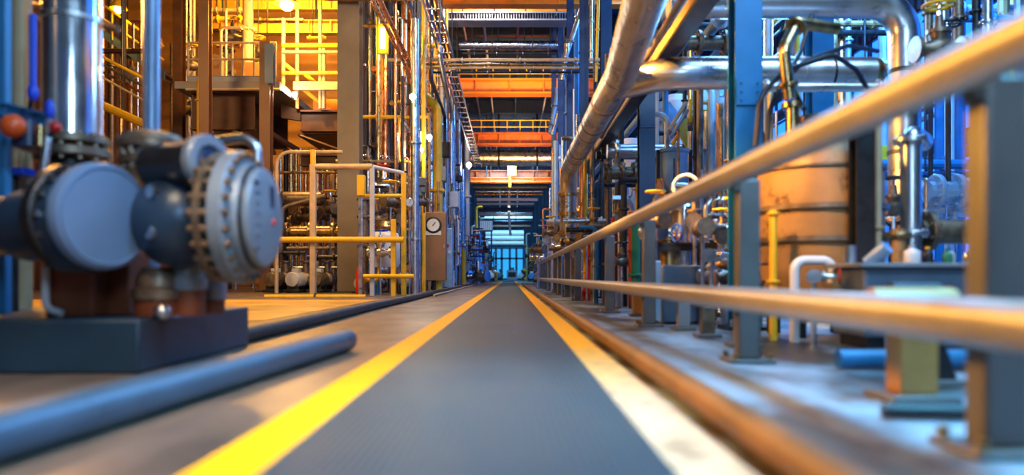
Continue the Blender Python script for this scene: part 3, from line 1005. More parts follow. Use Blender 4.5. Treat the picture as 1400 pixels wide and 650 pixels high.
stairs()
t = thing('stair_landing', 'brown landing with a small rail in front of the stair flight', 'platform', P(176, 70, 25))
a, b_ = P(138, 70, 25), P(212, 70, 25)
MB().cyl(a, b_, .09, seg=12).build('landing_beam', M['brown'], t)
for u in (182, 192):
    MB().cyl(P(u, 69, 25), P(u, 30, 25), .045, seg=8).build('landing_post', M['copper'], t)
MB().cyl(P(180, 30, 25), P(212, 30, 25), .05, seg=8).build('landing_rail', M['copper'], t)
for i, (u0, v0, u1, v1, r, m) in enumerate(((136, 76, 205, 112, .055, 'yellow'), (136, 86, 210, 125, .05, 'cast'), (136, 96, 215, 138, .05, 'copper'), (136, 104, 212, 146, .04, 'paleyel'), (138, 143, 202, 172, .15, 'yellow'))):
    pipe('sloping_pipe', ['yellow', 'bronze', 'copper', 'thin cream', 'thick yellow'][i] + ' pipe sloping down under the stair flight', 'pipe',
         [P(u0, v0, 23.6 + i * .4), P(u1, v1, 23.6 + i * .4)], r, M[m], hang=(.45,))
# pale pipes rising behind pump far left
PAL = dict(copper='copper', galv='galvanised', steel='polished steel', brass='brassy', yellow='yellow', paleyel='cream', dark='dark', lgrey='light grey', brown='brown', blue='blue', white='white', cast='bronze', red='red', slate='slate', orange='orange', paleblue='pale blue', rail='grey', navy='navy blue', jacket='lagged', foil='foil-clad', black='black', grey='grey', tan='tan', teal='teal', rustor='red-brown', green='green', panel='brown')
i = 0
for u, Y, v0, v1, r, m in ((140, 30, 170, 0, .09, 'brass'), (152, 31, 150, -40, .12, 'cast'), (166, 29, 180, 5, .07, 'brass'), (178, 30, 190, 90, .07, 'copper'), (188, 31, 190, 80, .05, 'galv'),
                          (200, 28.5, 190, 100, .08, 'brass'), (236, 29, 378, 60, .1, 'cast'), (254, 28, 378, -40, .07, 'brass'), (259, 29, 378, -40, .10, 'brass'), (265, 28.5, 378, -20, .06, 'paleyel'),
                          (292, 29, 378, 140, .07, 'copper'), (300, 28, 378, 140, .06, 'paleyel'), (307, 29.5, 378, 140, .06, 'red'), (314, 29, 378, 140, .09, 'dark'), (322, 28.5, 378, 140, .05, 'galv'), (346, 29, 378, 140, .06, 'brass')):
    a = P(u, v0, Y); a.z = max(a.z, 0)
    a.z = 0
    top = P(u, v1, Y)
    if v1 == 140: top.z = 5.15
    pipe('standing_pipe', f'{PAL[m]} upright pipe in the dim bay past the stairs, {nth(i)} from the side wall', 'pipe', [a, top], r, M[m], flanges=(.3, .7) if i % 2 else ())
    i += 1
for i, (u, v, Y, k) in enumerate(((305, 186, 27.5, 'red'), (262, 92, 27.6, 'yellow'), (256, 150, 27.6, 'yellow'), (180, 100, 27.9, 'black'), (206, 60, 27.9, 'yellow'), (318, 60, 28, 'yellow'), (300, 82, 28.2, 'yellow'), (312, 95, 28.4, 'black'), (354, 78, 28.0, 'yellow'))):
    VALVE[k](P(u, v, Y), f'small {k}-wheeled valve high in the amber bay, {nth(i)} of the nine there', rotz=i * .7, scale=2.2)

# ---------------------------------------------------------------- below the lower deck
t = thing('storage_drum', 'long bronze horizontal drum under the lower deck', 'vessel', P(405, 272, 24.4))
a, b_ = P(374, 272, 24.4), P(440, 272, 24.4)
MB().lathe([(0, -.1), (.15, -.08), (.24, 0), (.24, (b_ - a).length), (.15, (b_ - a).length + .08), (0, (b_ - a).length + .1)], a, b_ - a, 24).build('shell', M['cast'], t)
for q in (.2, .8):
    c = a + (b_ - a) * q
    MB().box2((c.x - .07, c.y - .15, 0), (c.x + .07, c.y + .15, c.z - .2)).build('saddle', M['dark'], t)
    MB().cyl(c - V((.04, 0, 0)), c + V((.04, 0, 0)), .255, seg=24).build('strap', M['dark'], t)
pipe('lagged_pipe', 'golden lagged pipe running low behind the yellow guard frame', 'pipe', [P(380, 317, 23.8), P(470, 317, 23.8)], .19, M['brass'], seg=20, flanges=(.15, .5, .85))
pipe('loop_pipe', 'pale pipe loop framing the bronze drum', 'pipe', [V((P(378, 0, 21.5).x, 21.5, 0)), P(378, 208, 21.5), P(468, 208, 21.5)], .055, M['paleyel'], bend=.4, seg=12)
pipe('loop_pipe', 'bronze pipe arching over the golden lagged pipe', 'pipe', [V((P(383, 300, 23.3).x, 23.3, 0)), P(386, 284, 23.3), P(400, 280, 23.3), P(445, 268, 23.3)], .07, M['cast'], bend=.3, seg=12)
i = 0
for u, Y, v0, v1, r, m in ((384, 26.4, 400, 210, .05, 'galv'), (391, 26.6, 400, 196, .09, 'dark'), (398, 26.2, 400, 205, .10, 'brass'), (405, 26.5, 400, 200, .07, 'brass'), (411, 26.3, 400, 195, .05, 'galv'), (418, 26.7, 400, 200, .08, 'copper'),
                          (424, 26.2, 400, 190, .05, 'brass'), (434, 26.6, 400, 200, .11, 'copper'), (441, 26.3, 400, 196, .07, 'brass'), (448, 26.8, 400, 205, .09, 'copper'), (455, 26.4, 400, 190, .05, 'paleyel'), (460, 26.6, 400, 200, .07, 'brass')):
    a = P(u, v0, Y); a.z = 0 if v0 == 400 else a.z
    top = P(u, v1, Y); top.z = min(top.z, 5.1)
    pipe('standing_pipe', f'{PAL[m]} upright pipe under the lower deck, {nth(i)} from the junction column', 'pipe', [a, top], r, M[m], flanges=(.25, .62))
    i += 1
for i, (u, v, Y, k, s) in enumerate(((386, 300, 24.9, 'black', 2), (394, 298, 24.9, 'black', 1.8), (405, 292, 24.6, 'yellow', 2), (418, 296, 24.8, 'black', 2.2), (430, 290, 24.7, 'red', 2), (441, 292, 24.8, 'black', 2), (452, 288, 24.7, 'yellow', 2), (461, 293, 24.8, 'black', 2))):
    VALVE[k](P(u, v, Y), f'{k}-wheeled valve among pipes behind the golden lagged pipe, {nth(i)} from the junction column', rotz=i * .9, scale=s * .9)
for i, (u, Y, k) in enumerate(((384, 22.7, 'brass'), (412, 22.7, 'grey'), (442, 22.7, 'brass'))):
    q = P(u, 0, Y); q.z = 0
    PUMPK[k](q, f'{["bronze", "grey", "bronze"][i]} motor pump on the floor under the golden lagged pipe, {nth(i)} from the junction column', rotz=1.45, scale=1.2)
for i, (u0, u1, v, Y, r, m) in enumerate(((376, 420, 346, 23.2, .06, 'dark'), (420, 466, 352, 23.2, .07, 'dark'), (376, 466, 366, 24.6, .05, 'galv'), (380, 466, 340, 24.9, .06, 'paleyel'), (376, 466, 236, 25.2, .05, 'brass'))):
    pipe('cross_pipe', f'{["dark", "thicker dark", "galvanised", "cream", "brassy"][i]} horizontal pipe crossing under the lower deck', 'pipe', [P(u0, v, Y), P(u1, v, Y)], r, M[m], flanges=(.3, .8))

# ---------------------------------------------------------------- yellow guard frame
t = thing('guard_enclosure', 'yellow and cream pipe guard frame round the small tank', 'guard frame', (-4.2, 18.6, 0))
Yf = 18.3
def fp(u, v0, v1, m, Y=Yf, w=.11):
    a, b_ = P(u, v0, Y), P(u, v1, Y)
    MB().box2((a.x - w / 2, Y - w / 2, max(0.001, b_.z)), (a.x + w / 2, Y + w / 2, a.z)).build('frame_post', M[m], t, bevel=.01)
fp(428, 225, 408, 'paleyel', w=.14)
fp(509, 228, 408, 'lgrey', w=.11)
fp(494, 240, 268, 'yellow', w=.19)
fp(493, 268, 408, 'galv', w=.10)
fp(538, 300, 408, 'yellow', w=.12)
fp(552, 237, 408, 'yellow', Y=18.6, w=.12)
MB().tube([P(428, 228, Yf), P(509, 228, Yf)], .075, 12).build('top_bar', M['paleyel'], t)
MB().tube([P(509, 228, Yf), P(552, 237, 18.6)], .05, 12).build('top_bar', M['lgrey'], t)
MB().tube([P(490, 268, Yf - .02), P(552, 268, 18.6)], .05, 12).build('mid_bar', M['yellow'], t)
MB().tube([P(375, 328, Yf - .1), P(552, 328, Yf - .1)], .075, 12).build('mid_bar', M['yellow'], t)
MB().tube([P(497, 378, Yf - .1), P(566, 378, Yf - .1)], .055, 12).build('low_bar', M['yellow'], t)
MB().tube([P(428, 205, Yf), P(428, 228, Yf)], .07, 12).build('post_cap', M['yellow'], t)
# things inside
t = thing('small_tank', 'small pale tank with a brassy dome inside the guard frame', 'tank', (P(525, 0, 20).x, 20.2, 0))
x = P(526, 0, 20.2).x
MB().lathe([(.36, .75), (.42, .85), (.42, 1.55), (.36, 1.68), (.2, 1.78), (0, 1.82)], (x, 20.2, 0), (0, 0, 1), 26).build('shell', M['white'], t)
MB().lathe([(.30, 1.78), (.32, 1.86), (.22, 2.0), (0, 2.06)], (x, 20.2, 0), (0, 0, 1), 22).build('dome', M['brass'], t)
for k in range(4):
    a = PI / 4 + k * PI / 2
    MB().cyl((x + .34 * math.cos(a), 20.2 + .34 * math.sin(a), 0), (x + .34 * math.cos(a), 20.2 + .34 * math.sin(a), .84), .035, seg=8).build('leg', M['blue'], t)
MB().tube([V((x - .1, 20, .8)), V((x - .1, 19.8, .4)), V((x - .55, 19.8, .4)), V((x - .55, 19.8, .1))], .06, 10, .15).build('drain_pipe', M['yellow'], t)
PUMPK['grey']((P(508, 0, 19.4).x, 19.3, 0), 'light grey motor pump on the floor inside the guard frame', rotz=1.0, scale=.9)
q = P(498, 0, 20.4)
pipe('standing_pipe', 'bronze upright pipe with wheel at the guard frame corner', 'pipe', [V((q.x, 20.4, 0)), V((q.x, 20.4, 2.7))], .12, M['cast'], seg=16, flanges=(.5, .8, .98))
q = P(487, 0, 19.6)
tag(MB().lathe([(0, 0), (.11, .01), (.11, .62), (.05, .74), (.05, .8), (0, .81)], (q.x + .1, 19.6, 0), (0, 0, 1), 18).build('gas_bottle', M['red']), 'red bottle standing by the guard frame corner', 'bottle')
t = thing('blower', 'white rounded blower with an orange lid beside the guard frame', 'blower', (P(558, 0, 20.6).x, 20.6, 0))
x = P(558, 0, 20.6).x
MB().sphere((x, 20.6, .42), .28, 20, 12, (1.1, 1, .9)).build('body', M['white'], t)
MB().lathe([(.2, .64), (.22, .68), (.12, .8), (0, .82)], (x, 20.6, 0), (0, 0, 1), 18).build('lid', M['orange'], t)
MB().box2((x - .25, 20.4, 0), (x + .25, 20.8, .2)).build('base', M['dark'], t, bevel=.01)
for i, (u, v, Y, k) in enumerate(((516, 300, 20.9, 'yellow'), (534, 278, 21, 'yellow'), (545, 300, 21.2, 'yellow'), (520, 345, 19.5, 'blue'))):
    VALVE[k](P(u, v, Y), f'{k}-wheeled valve inside the guard frame, {nth(i)} from its corner post', rotz=i, scale=1.7)

# ---------------------------------------------------------------- brown instrument panel
x = P(592.5, 0, 23.5).x
w, zt, zb = .80, P(0, 290, 23.5).z, P(0, 384, 23.5).z
t = thing('instrument_panel', 'tall brown instrument panel box with a round white dial on a short stand', 'panel', (x, 23.5, 0))
MB().box2((x - w / 2, 23.5, zb), (x + w / 2, 23.95, zt)).build('enclosure', M['panel'], t, bevel=.02)
dz = P(0, 308, 23.5).z
dd = MB().lathe([(.27, 0), (.27, .03), (.2, .05)], (x, 23.5, dz), (0, -1, 0), 30).build('dial_hood', M['dark'], t)
MB().cyl((x, 23.46, dz), (x, 23.44, dz), .20, seg=30).build('dial_face', M['white'], dd)
MB().box((x + .03, 23.43, dz + .04), (.02, .01, .15), Matrix.Rotation(.7, 3, 'Y')).build('needle', M['dark'], dd)
MB().box((x, 23.49, P(0, 319, 23.5).z), (.5, .03, .13)).build('name_plate', M['white'], t)
MB().cyl((x, 23.7, 0), (x, 23.7, zb), .06, seg=12).build('stand', M['dark'], t)
MB().box((x, 23.7, .02), (.16, .3, .036)).build('foot_plate', M['dark'], t)
MB().box((x + w / 2 - .06, 23.49, (zt + zb) / 2), (.03, .03, .12)).build('latch', M['galv'], t)
for du, m in ((-11, 'brown'), (0, 'copper'), (6, 'copper')):
    pipe('conduit', f'{["wide brown", "copper", "second copper"][[-11, 0, 6].index(du)]} conduit rising from the brown instrument panel', 'conduit', [V((x + du * .0235, 23.7, zt)), V((x + du * .0235, 23.7, zt + (1.0 if du else .6)))], .09 if du == -11 else .05, M[m])
# pale cabinet and bollard past the panel
x = -2.57
t = thing('control_cabinet', 'pale blue control cabinet just past the brown instrument panel', 'cabinet', (x, 30.3, 0))
MB().box2((x - .13, 30, .05), (x + .2, 30.8, P(0, 312, 30).z)).build('enclosure', M['paleblue'], t, bevel=.02)
MB().box2((x - .11, 29.97, .3), (x + .18, 30.0, 1.3)).build('door', M['paleblue'], t)
MB().cyl((x, 30, 1.75), (x, 29.96, 1.75), .08, seg=16).build('red_dial', M['red'], t)
MB().cyl((x + .1, 30, 1.5), (x + .1, 29.96, 1.5), .07, seg=16).build('gauge', M['white'], t)
MB().box2((x - .14, 29.95, 0.001), (x + .21, 30.82, .05)).build('base', M['dark'], t)
x = P(634, 0, 40.5).x
t = thing('bollard', 'yellow bollard at the far end of the pipe wall', 'bollard', (x, 40.5, 0))
MB().cyl((x, 40.5, 0), (x, 40.5, P(0, 341, 40.5).z), .13, seg=18).build('post', M['yellow'], t)
MB().cyl((x, 40.5, 0), (x, 40.5, .05), .18, seg=18).build('base', M['dark'], t)
# ================================================================ pipe wall along the walkway
def rackrow(row, X, us, where, zfun, rs, ms, feats, jit=.12):
    i = 0
    for u in us:
        x = X + rnd.uniform(-jit, jit)
        Y = x * 1000 / (u - 697)
        r = rnd.choice(rs); m = rnd.choice(ms)
        z1 = zfun(u)
        f = rnd.choice(feats)
        sz = 'stout' if r > .075 else ('slim' if r > .04 else 'hair-thin')
        lab = f'{sz} {PAL[m]} upright pipe, {nth(i)} from the guard frame in the {where}'
        kw = {}
        if f: kw['flanges'] = f
        pts = [V((x, Y, 0)), V((x, Y, z1))]
        if rnd.random() < .3 and z1 < 12:
            pts.append(V((x - rnd.choice((.6, 1.0)), Y, z1)))
        pipe('rack_pipe', lab, 'pipe', pts, r, M[m], seg=10, fm=M['steel'], group=None, **kw)
        i += 1
mA = ['galv', 'steel', 'copper', 'yellow', 'galv', 'paleyel', 'dark', 'steel', 'dark', 'brass', 'slate', 'brown']
mB_ = ['copper', 'brass', 'dark', 'galv', 'brown', 'steel', 'brown', 'copper', 'dark']
zA = lambda u: rnd.choice((6.5, 8.5, 10, 11.5, 12.5))
zB = lambda u: rnd.choice((9, 11, 12.5, 13.5))
frange = lambda a, b_, n: [a + (b_ - a) * k / (n - 1) for k in range(n)]
FE = [(.1, .3, .5), (.2, .42, .7), (.35,), (.15, .28, .45, .75), (.08, .25, .6)]
rackrow('A', -2.95, [556, 561.5, 566, 572, 577, 582, 587, 599, 603, 607, 611, 614.5, 618, 621.5, 625, 628, 630.5, 633, 635.5, 637.5, 639.5, 641.5], 'pipe wall front row', zA, (.035, .05, .065, .09), mA, FE, .08)
rackrow('B', -3.55, frange(541, 634, 24), 'pipe wall second row', zB, (.04, .06, .08, .11), mB_, FE, .1)
rackrow('C', -4.25, frange(517, 626, 24), 'pipe wall third row', zB, (.05, .07, .1), mB_, FE, .1)
rackrow('D', -5.1, frange(494, 600, 20), 'pipe wall rear row', zB, (.06, .09, .12), mB_, FE, .1)
# runs along the hall between the rows
i = 0
for X, Z, r, m, y0, y1 in ((-3.25, 7.4, .07, 'copper', 16, 50), (-3.25, 7.05, .045, 'copper', 16, 50), (-3.25, 5.2, .05, 'galv', 22, 48), (-3.25, 3.6, .06, 'galv', 23, 48), (-3.25, 9.3, .09, 'steel', 20, 52), (-3.25, 11.2, .06, 'rustor', 22, 52),
                           (-3.88, 6.2, .08, 'brass', 24, 50), (-3.88, 4.4, .07, 'dark', 24, 50), (-3.88, 8.4, .1, 'steel', 23, 50), (-3.88, 10.6, .08, 'copper', 23, 50), (-3.88, 2.2, .07, 'galv', 24.5, 48), (-4.65, 7.6, .09, 'copper', 25, 50), (-4.65, 5.0, .1, 'dark', 25, 50), (-4.65, 9.8, .09, 'brass', 25, 50), (-4.65, 3.0, .08, 'brass', 25, 50), (-2.55, 1.15, .045, 'galv', 31.6, 45), (-2.6, 2.35, .04, 'steel', 31.6, 45)):
    pipe('long_pipe', f'{PAL.get(m, "red-brown")} pipe running lengthwise through the pipe wall, {nth(i)} of those runs', 'pipe', [V((X, y0, Z)), V((X, y1, Z))], r, M[m], flanges=(.2, .4, .6, .8))
    i += 1
# runs bending between heights, slanting down towards the far end
for i, (u0, v0, Y0, u1, v1, Y1, r, m) in enumerate(((583, 112, 22, 602, 172, 30, .06, 'galv'), (591, 108, 23, 610, 160, 31, .07, 'dark'), (604, 98, 26, 620, 165, 34, .07, 'galv'), (618, 100, 29, 628, 150, 38, .07, 'steel'), (625, 96, 31, 634, 140, 40, .06, 'dark'))):
    pipe('offset_pipe', f'{PAL[m]} pipe stepping down along the pipe wall top, {nth(i)} from the guard frame', 'pipe',
         [P(u0, v0 - 12, Y0) + V((.0, 0, 0)), P(u0, v0, Y0), P(u1, v1, Y1), P(u1, v1 + 90, Y1)], r, M[m], bend=.5, hang=(.004,))
pipe('duct_pipe', 'wide yellow duct standing in the pipe wall near the white lamps', 'duct', [V((-2.62, 26.4, 0)), V((-2.62, 26.4, 6.6)), V((-3.05, 26.4, 7.0))], .16, M['yellow'], seg=18, flanges=(.05, .5))
pipe('tall_pipe', 'bright yellow full-height pipe at the pipe wall front', 'pipe', [V((-2.66, 22.6, 0)), V((-2.66, 22.6, 11.5))], .06, M['yellow'], flanges=(.3,))
pipe('tall_pipe', 'wide silver full-height pipe at the pipe wall front', 'pipe', [V((-2.62, 20.2, 0)), V((-2.62, 20.2, 7.6))], .11, M['galv'], seg=18, flanges=(.2, .55))
pipe('tall_pipe', 'bright white full-height pipe at the far corner of the pipe wall', 'pipe', [V((-2.62, 46, 0)), V((-2.62, 46, 9.2))], .16, M['white'], seg=18, flanges=(.3, .6))
pipe('tall_pipe', 'pale steel pipe standing past the brown instrument panel', 'pipe', [V((-2.6, 31.5, 0)), V((-2.6, 31.5, 8.4))], .12, M['jacket'], seg=18, flanges=(.3, .6))
pipe('tall_pipe', 'second pale steel pipe past the brown instrument panel, further along', 'pipe', [V((-2.6, 37.5, 0)), V((-2.6, 37.5, 9.4))], .15, M['jacket'], seg=18, flanges=(.3, .6))
# cross bars (in the picture plane direction) tying the rows
for i, (Y, Z, m, r) in enumerate(((23.4, 4.2, 'galv', .05), (24.2, 5.8, 'yellow', .06), (26, 3.1, 'steel', .05), (28, 7.2, 'yellow', .07), (29.5, 9.6, 'yellow', .07), (33, 8.0, 'copper', .07), (36, 6.0, 'galv', .07), (40, 9.0, 'dark', .08), (22.0, 8.9, 'brass', .06), (21.4, 10.0, 'yellow', .08))):
    pipe('tie_pipe', f'{PAL[m]} cross pipe tying the rows of the pipe wall, {nth(i)} of the ties', 'pipe', [V((-2.75, Y + .13, Z)), V((-5.6, Y + .13, Z))], r, M[m], flanges=(.02, .3, .6))
# cable ladder / tray slanting high over the pipe wall
for i, (X, Z) in enumerate(((-2.15, 8.0),)):
    t = thing('cable_ladder', ['steel cable ladder running high along the front of the pipe wall'][i], 'cable ladder', (X, 30, Z))
    for s in (-.22, .22):
        MB().box2((X + s - .02, 19, Z - .06), (X + s + .02, 50, Z + .06)).build('side_rail', M['galv'], t)
    for k in range(30):
        y = 19.5 + k
        MB().box2((X - .2, y - .02, Z - .02), (X + .2, y + .02, Z + .02)).build('rung', M['galv'], t)
    for k in range(3):
        MB().tube([V((X - .12 + .12 * k, 19, Z + .06)), V((X - .12 + .12 * k, 50, Z + .06))], .035, 8).build('cable', M[('vblue', 'black', 'rustor')[k]], t)
# yellow caged ladder and gantry bits at the top of the wall
t = thing('access_ladder', 'yellow access ladder high at the far end of the pipe wall', 'ladder', (-3.3, 30, 6))
for s in (-.25, .25):
    MB().cyl((-2.7 + s - .1, 29.6, 8.0), (-2.7 + s - .1, 29.6, 13), .05, seg=8).build('stile', M['amber'], t)
for k in range(12):
    MB().cyl((-3.05, 29.6, 8.2 + .4 * k), (-2.55, 29.6, 8.2 + .4 * k), .03, seg=8).build('rung', M['amber'], t)
# valves, gauges and boxes hanging in the wall
k0 = ['red', 'blue', 'yellow', 'black']
nv = 0
for i in range(26):
    u = 505 + i * 5.2
    if 568 < u < 612:
        continue
    Y = -2700 / (u - 697) if u > 566 else 22.8 + rnd.random()
    Y = min(max(Y, 19), 46)
    x = (u - 697) * Y / 1000
    k = k0[i % 4] if i % 3 else 'black'
    VALVE[k](V((x, Y - .25, rnd.choice((.7, 1.1, 1.6, 2.6, 3.4, 4.2, 5.5)))), f'{k}-wheeled valve in the pipe wall, {nth(nv)} from the guard frame corner', rotz=rnd.random() * 3, scale=rnd.uniform(1.2, 2.0), rot=None)
    nv += 1
ng = 0
for i in range(8):
    u = 560 + i * 10
    if 565 < u < 612:
        continue
    Y = -2560 / (u - 697)
    GAUGE(V((-2.56, min(Y, 46), rnd.choice((1.6, 2.4, 3.2)))), f'round pressure gauge on the pipe wall front, {nth(ng)} counting towards the far end', scale=1.3)
    ng += 1
for i, (u, Y, z, w, h, m) in enumerate(((604, 26.5, 4.0, .3, .5, 'grey'), (612, 29, 5.2, .4, .6, 'dark'), (621, 33, 3.6, .4, .7, 'lgrey'), (566, 21.5, 5.5, .35, .6, 'dark'), (576, 22, 3.0, .3, .45, 'slate'))):
    x = P(u, 0, Y).x
    t = thing('junction_box', f'{PAL[m]} junction box mounted on the pipe wall, {nth(i)} of the boxes', 'box', (x, Y, z))
    MB().box2((x - w / 2, Y - .2, z), (x + w / 2, Y, z + h)).build('enclosure', M[m], t, bevel=.01)
    MB().box2((x - w * .42, Y - .215, z + .03), (x + w * .42, Y - .2, z + h - .03)).build('lid', M[m], t)
    MB().box2((x - w * .3, Y, z - .04), (x + w * .3, Y + .02, z + h + .04)).build('mount_plate', M['galv'], t)
    for s in (-.1, .1):
        MB().cyl((x + s, Y - .1, z), (x + s, Y - .1, z - .6), .022, seg=8).build('cable', M['black'], t)
# small machines at the wall foot
for i, (u, Y, k) in enumerate(((570, 21.5, 'grey'), (600, 27.5, 'blue'), (628, 38, 'grey'))):
    PUMPK[k](V((-2.95, Y, 0)), f'{k} motor pump at the foot of the pipe wall, {nth(i)} from the guard frame', rotz=1.57, scale=.9)

# small-bore tubing zigzagging up the front of the wall
tm = ['copper', 'steel', 'yellow', 'galv', 'dark', 'copper', 'white']
nt_ = 0
for i in range(26):
    u = 543 + i * 3.7
    if 568 < u < 596:
        continue
    x = -2.78 - .02 * (i % 4)
    Y = x * 1000 / (u - 697)
    if Y < 22:
        Y = 22 + .13 * i
        x = (u - 697) * Y / 1000
    Y = min(Y, 47)
    z, pts, side = 0.0, [V((x, Y, 0))], 1
    for k in range(rnd.choice((2, 3, 4))):
        z += rnd.uniform(.7, 2.2)
        pts.append(V((x, Y, z)))
        dx = side * rnd.uniform(.18, .4)
        side = -side
        x += dx
        pts.append(V((x, Y, z)))
    pts.append(V((x, Y, z + rnd.uniform(.6, 2.0))))
    pipe('bent_tube', f'{PAL[tm[i % 7]]} small-bore tube zigzagging up the pipe wall, {nth(nt_)} from the guard frame', 'tube', pts, rnd.choice((.022, .03, .038)), M[tm[i % 7]], bend=.1, seg=8, flanges=(.12, .4), fm=M['steel'])
    nt_ += 1
# ================================================================ overhead, centre of the hall
girder('crane_girder', 'wide orange crane girder with a yellow railing, the nearest of the big ones', P(628, 120, 42), P(812, 120, 42), .9, .86, M['orange'], rail=M['yellow'], stiff=4, railh=.75)
girder('crane_girder', 'red-orange crane girder with crowded yellow railing, under the wide orange one', P(640, 191, 52), P(782, 191, 52), .9, .85, M['rustor'], rail=M['yellow'], stiff=5, railh=.95)
girder('crane_girder', 'lowest orange double girder, below the long silver duct', P(642, 239, 62), P(758, 239, 62), .9, .62, M['rustor'], stiff=6, hang=(.25, .75))
girder('crane_girder', 'slim orange girder right below the lowest red-orange one', P(642, 247, 61), P(758, 247, 61), .9, .36, M['orange'], stiff=2, hang=(.2, .8))
girder('crane_girder', 'orange girder along the very top of the view', P(601, 3, 27.5), P(862, 3, 27.5), .5, .32, M['orange'], hang=(.1, .9), stiff=4)
girder('crane_girder', 'orange girder above the grated overhead gangway', P(613, 13, 31), P(785, 13, 31), .4, .28, M['orange'])
t = thing('gangway', 'grated steel gangway crossing overhead below the top orange girders', 'walkway', P(700, 22, 30.5))
a, b_ = P(612, 22, 30.2), P(782, 22, 30.2)
for k in range(46):
    x = a.x + (b_.x - a.x) * (k + .5) / 46
    MB().box2((x - .025, 30.2, a.z - .12), (x + .025, 31.0, a.z + .12)).build('grating_bar', M['galv'], t)
for z in (-.15, .15):
    MB().box2((a.x, 30.16, a.z + z - .03), (b_.x, 31.02, a.z + z + .03)).build('edge_beam', M['grey'], t)
for k in range(4):
    x = a.x + (b_.x - a.x) * (k + .5) / 4
    MB().cyl((x, 30.2, a.z), (x, 30.2, ZC), .04, seg=8).build('hanger', M['dark'], t)
for i, (v, Y, r, m, u0, u1) in enumerate(((82, 24.0, .055, 'paleyel', 529, 832), (88, 24.4, .045, 'brass', 545, 832), (93, 24.8, .04, 'paleyel', 575, 832), (99, 25.2, .04, 'dark', 590, 815), (31, 33.8, .05, 'dark', 630, 770), (73, 34.8, .05, 'dark', 632, 770))):
    pipe('overhead_pipe', f'{PAL[m]} pipe crossing the hall overhead, {nth(i)} of the crossing pipes', 'pipe', [P(u0, v, Y), P(u1, v, Y)], r, M[m], flanges=(.12, .34, .6, .85), fm=M['galv'], hang=(.3, .7) if i > 3 else ())
t = thing('air_duct', 'crumpled foil-clad air duct hung across the hall under the gangway', 'duct', P(700, 62, 36))
a, b_ = P(628, 62, 36), P(770, 62, 36)
MB().tube([a, b_], .22, 18).build('duct_run', mat('crumpled_foil', (.7, .72, .76), 1, .25, .1, 5, bump=1.0, bscale=7), t)
for k in range(4):
    c = a + (b_ - a) * ((k + .5) / 4)
    MB().box2((c.x - .03, 35.75, c.z - .26), (c.x + .03, 36.25, c.z - .22)).build('hanger_bar', M['dark'], t)
    MB().cyl((c.x, 36, c.z + .2), (c.x, 36, ZC), .03, seg=8).build('hanger_rod', M['dark'], t)
t = thing('air_duct', 'long silver duct in three lengths across the hall between two orange girders', 'duct', P(700, 216, 57))
a, b_ = P(640, 216, 57), P(776, 216, 57)
MB().tube([a, b_], .64, 24).build('duct_run', M['foil'], t)
for u in (682, 734):
    c = P(u, 216, 57)
    MB().cyl(c - V((.08, 0, 0)), c + V((.08, 0, 0)), .68, seg=24).build('collar', M['dark'], t)
    MB().cyl((c.x, 57, c.z), (c.x, 57, ZC), .07, seg=8).build('hanger_rod', M['dark'], t)
t = thing('hoist', 'yellow hoist trolley riding on the lowest orange girders', 'hoist', P(700, 235, 60.3))
for u, s in ((697, 1), (703, .8)):
    c = P(u, 226, 60.3)
    MB().box2((c.x - .18, 60.1, c.z - .9), (c.x + .18, 60.5, c.z + .5 * s)).build('trolley_frame', M['yellow'], t, bevel=.02)
MB().cyl(P(697, 238, 60.2), P(697, 256, 60.2), .12, seg=10).build('hook_block', M['yellow'], t)
# roof beams seen from below
for i, (Y, m) in enumerate(((33, 'dark'), (38, 'dark'), (44, 'navy'), (50, 'navy'), (56, 'navy'), (63, 'navy'), (71, 'navy'), (80, 'navy'), (89, 'navy'))):
    t = thing('roof_beam', f'dark roof beam under the ceiling, {nth(i)} counting towards the far end', 'beam', (3, Y, 13), 'roof beams over the hall')
    MB().hbeam((-6.0, Y, 13.46), (12, Y, 13.46), .35, .96, .06).build('beam', M[m], t)
    for x in (-5, 0, 5, 11):
        MB().box((x, Y, 13.965), (.5, .3, .05)).build('ceiling_mount', M['dark'], t)
for i, (x, m) in enumerate(((-1.25, 'lgrey'), (.4, 'navy'), (2.45, 'lgrey'), (3.6, 'galv'), (-2.25, 'galv'))):
    pipe('roof_conduit', f'{PAL[m]} conduit running lengthwise below the roof beams, {nth(i)} of the roof conduits', 'conduit', [V((x, 34, 12.72)), V((x, 96, 12.72))], .06, M[m])
# far cross pipes and beams above the bright end
i = 0
for v, Y, r, m, u0, u1 in ((262, 70, .1, 'galv', 650, 742), (266, 72, .09, 'copper', 650, 742), (273, 74, .16, 'white', 652, 735), (279, 75, .12, 'lgrey', 652, 730), (286, 76, .2, 'navy', 652, 730), (293, 78.6, .2, 'paleblue', 655, 728), (298, 81.6, .15, 'white', 655, 728), (304, 79, .2, 'navy', 655, 728), (256, 68, .25, 'dark', 646, 748), (310, 82, .2, 'brown', 668, 725)):
    Y += .013
    pipe('far_pipe', f'{PAL[m]} pipe crossing high near the bright far end, {nth(i)} of the far crossings', 'pipe', [P(u0, v, Y), P(u1, v, Y)], r, M[m], hang=(.27, .69))
    i += 1
t = thing('end_duct', 'pale triple duct lit cyan above the far doorway', 'duct', P(690, 325, 86))
for v, h in ((319, .34), (326, .28), (333, .25)):
    a, b_ = P(664, v, 86), P(716 - (334 == v) * 12, v, 86)
    MB().cyl(a, b_, h, seg=18).build('duct_run', M['white'], t)
    MB().cyl((a.x + .5, 86, 0), (a.x + .5, 86, a.z - h * .9), .08, seg=8).build('support_leg', M['blue'], t)
t = thing('white_container', 'ribbed white container on a rack beside the far doorway', 'container', P(660, 308, 68))
a, b_ = P(649, 302, 68), P(673, 315, 68)
MB().box2((a.x, 68, b_.z), (b_.x, 70.5, a.z)).build('body', M['white'], t, bevel=.02)
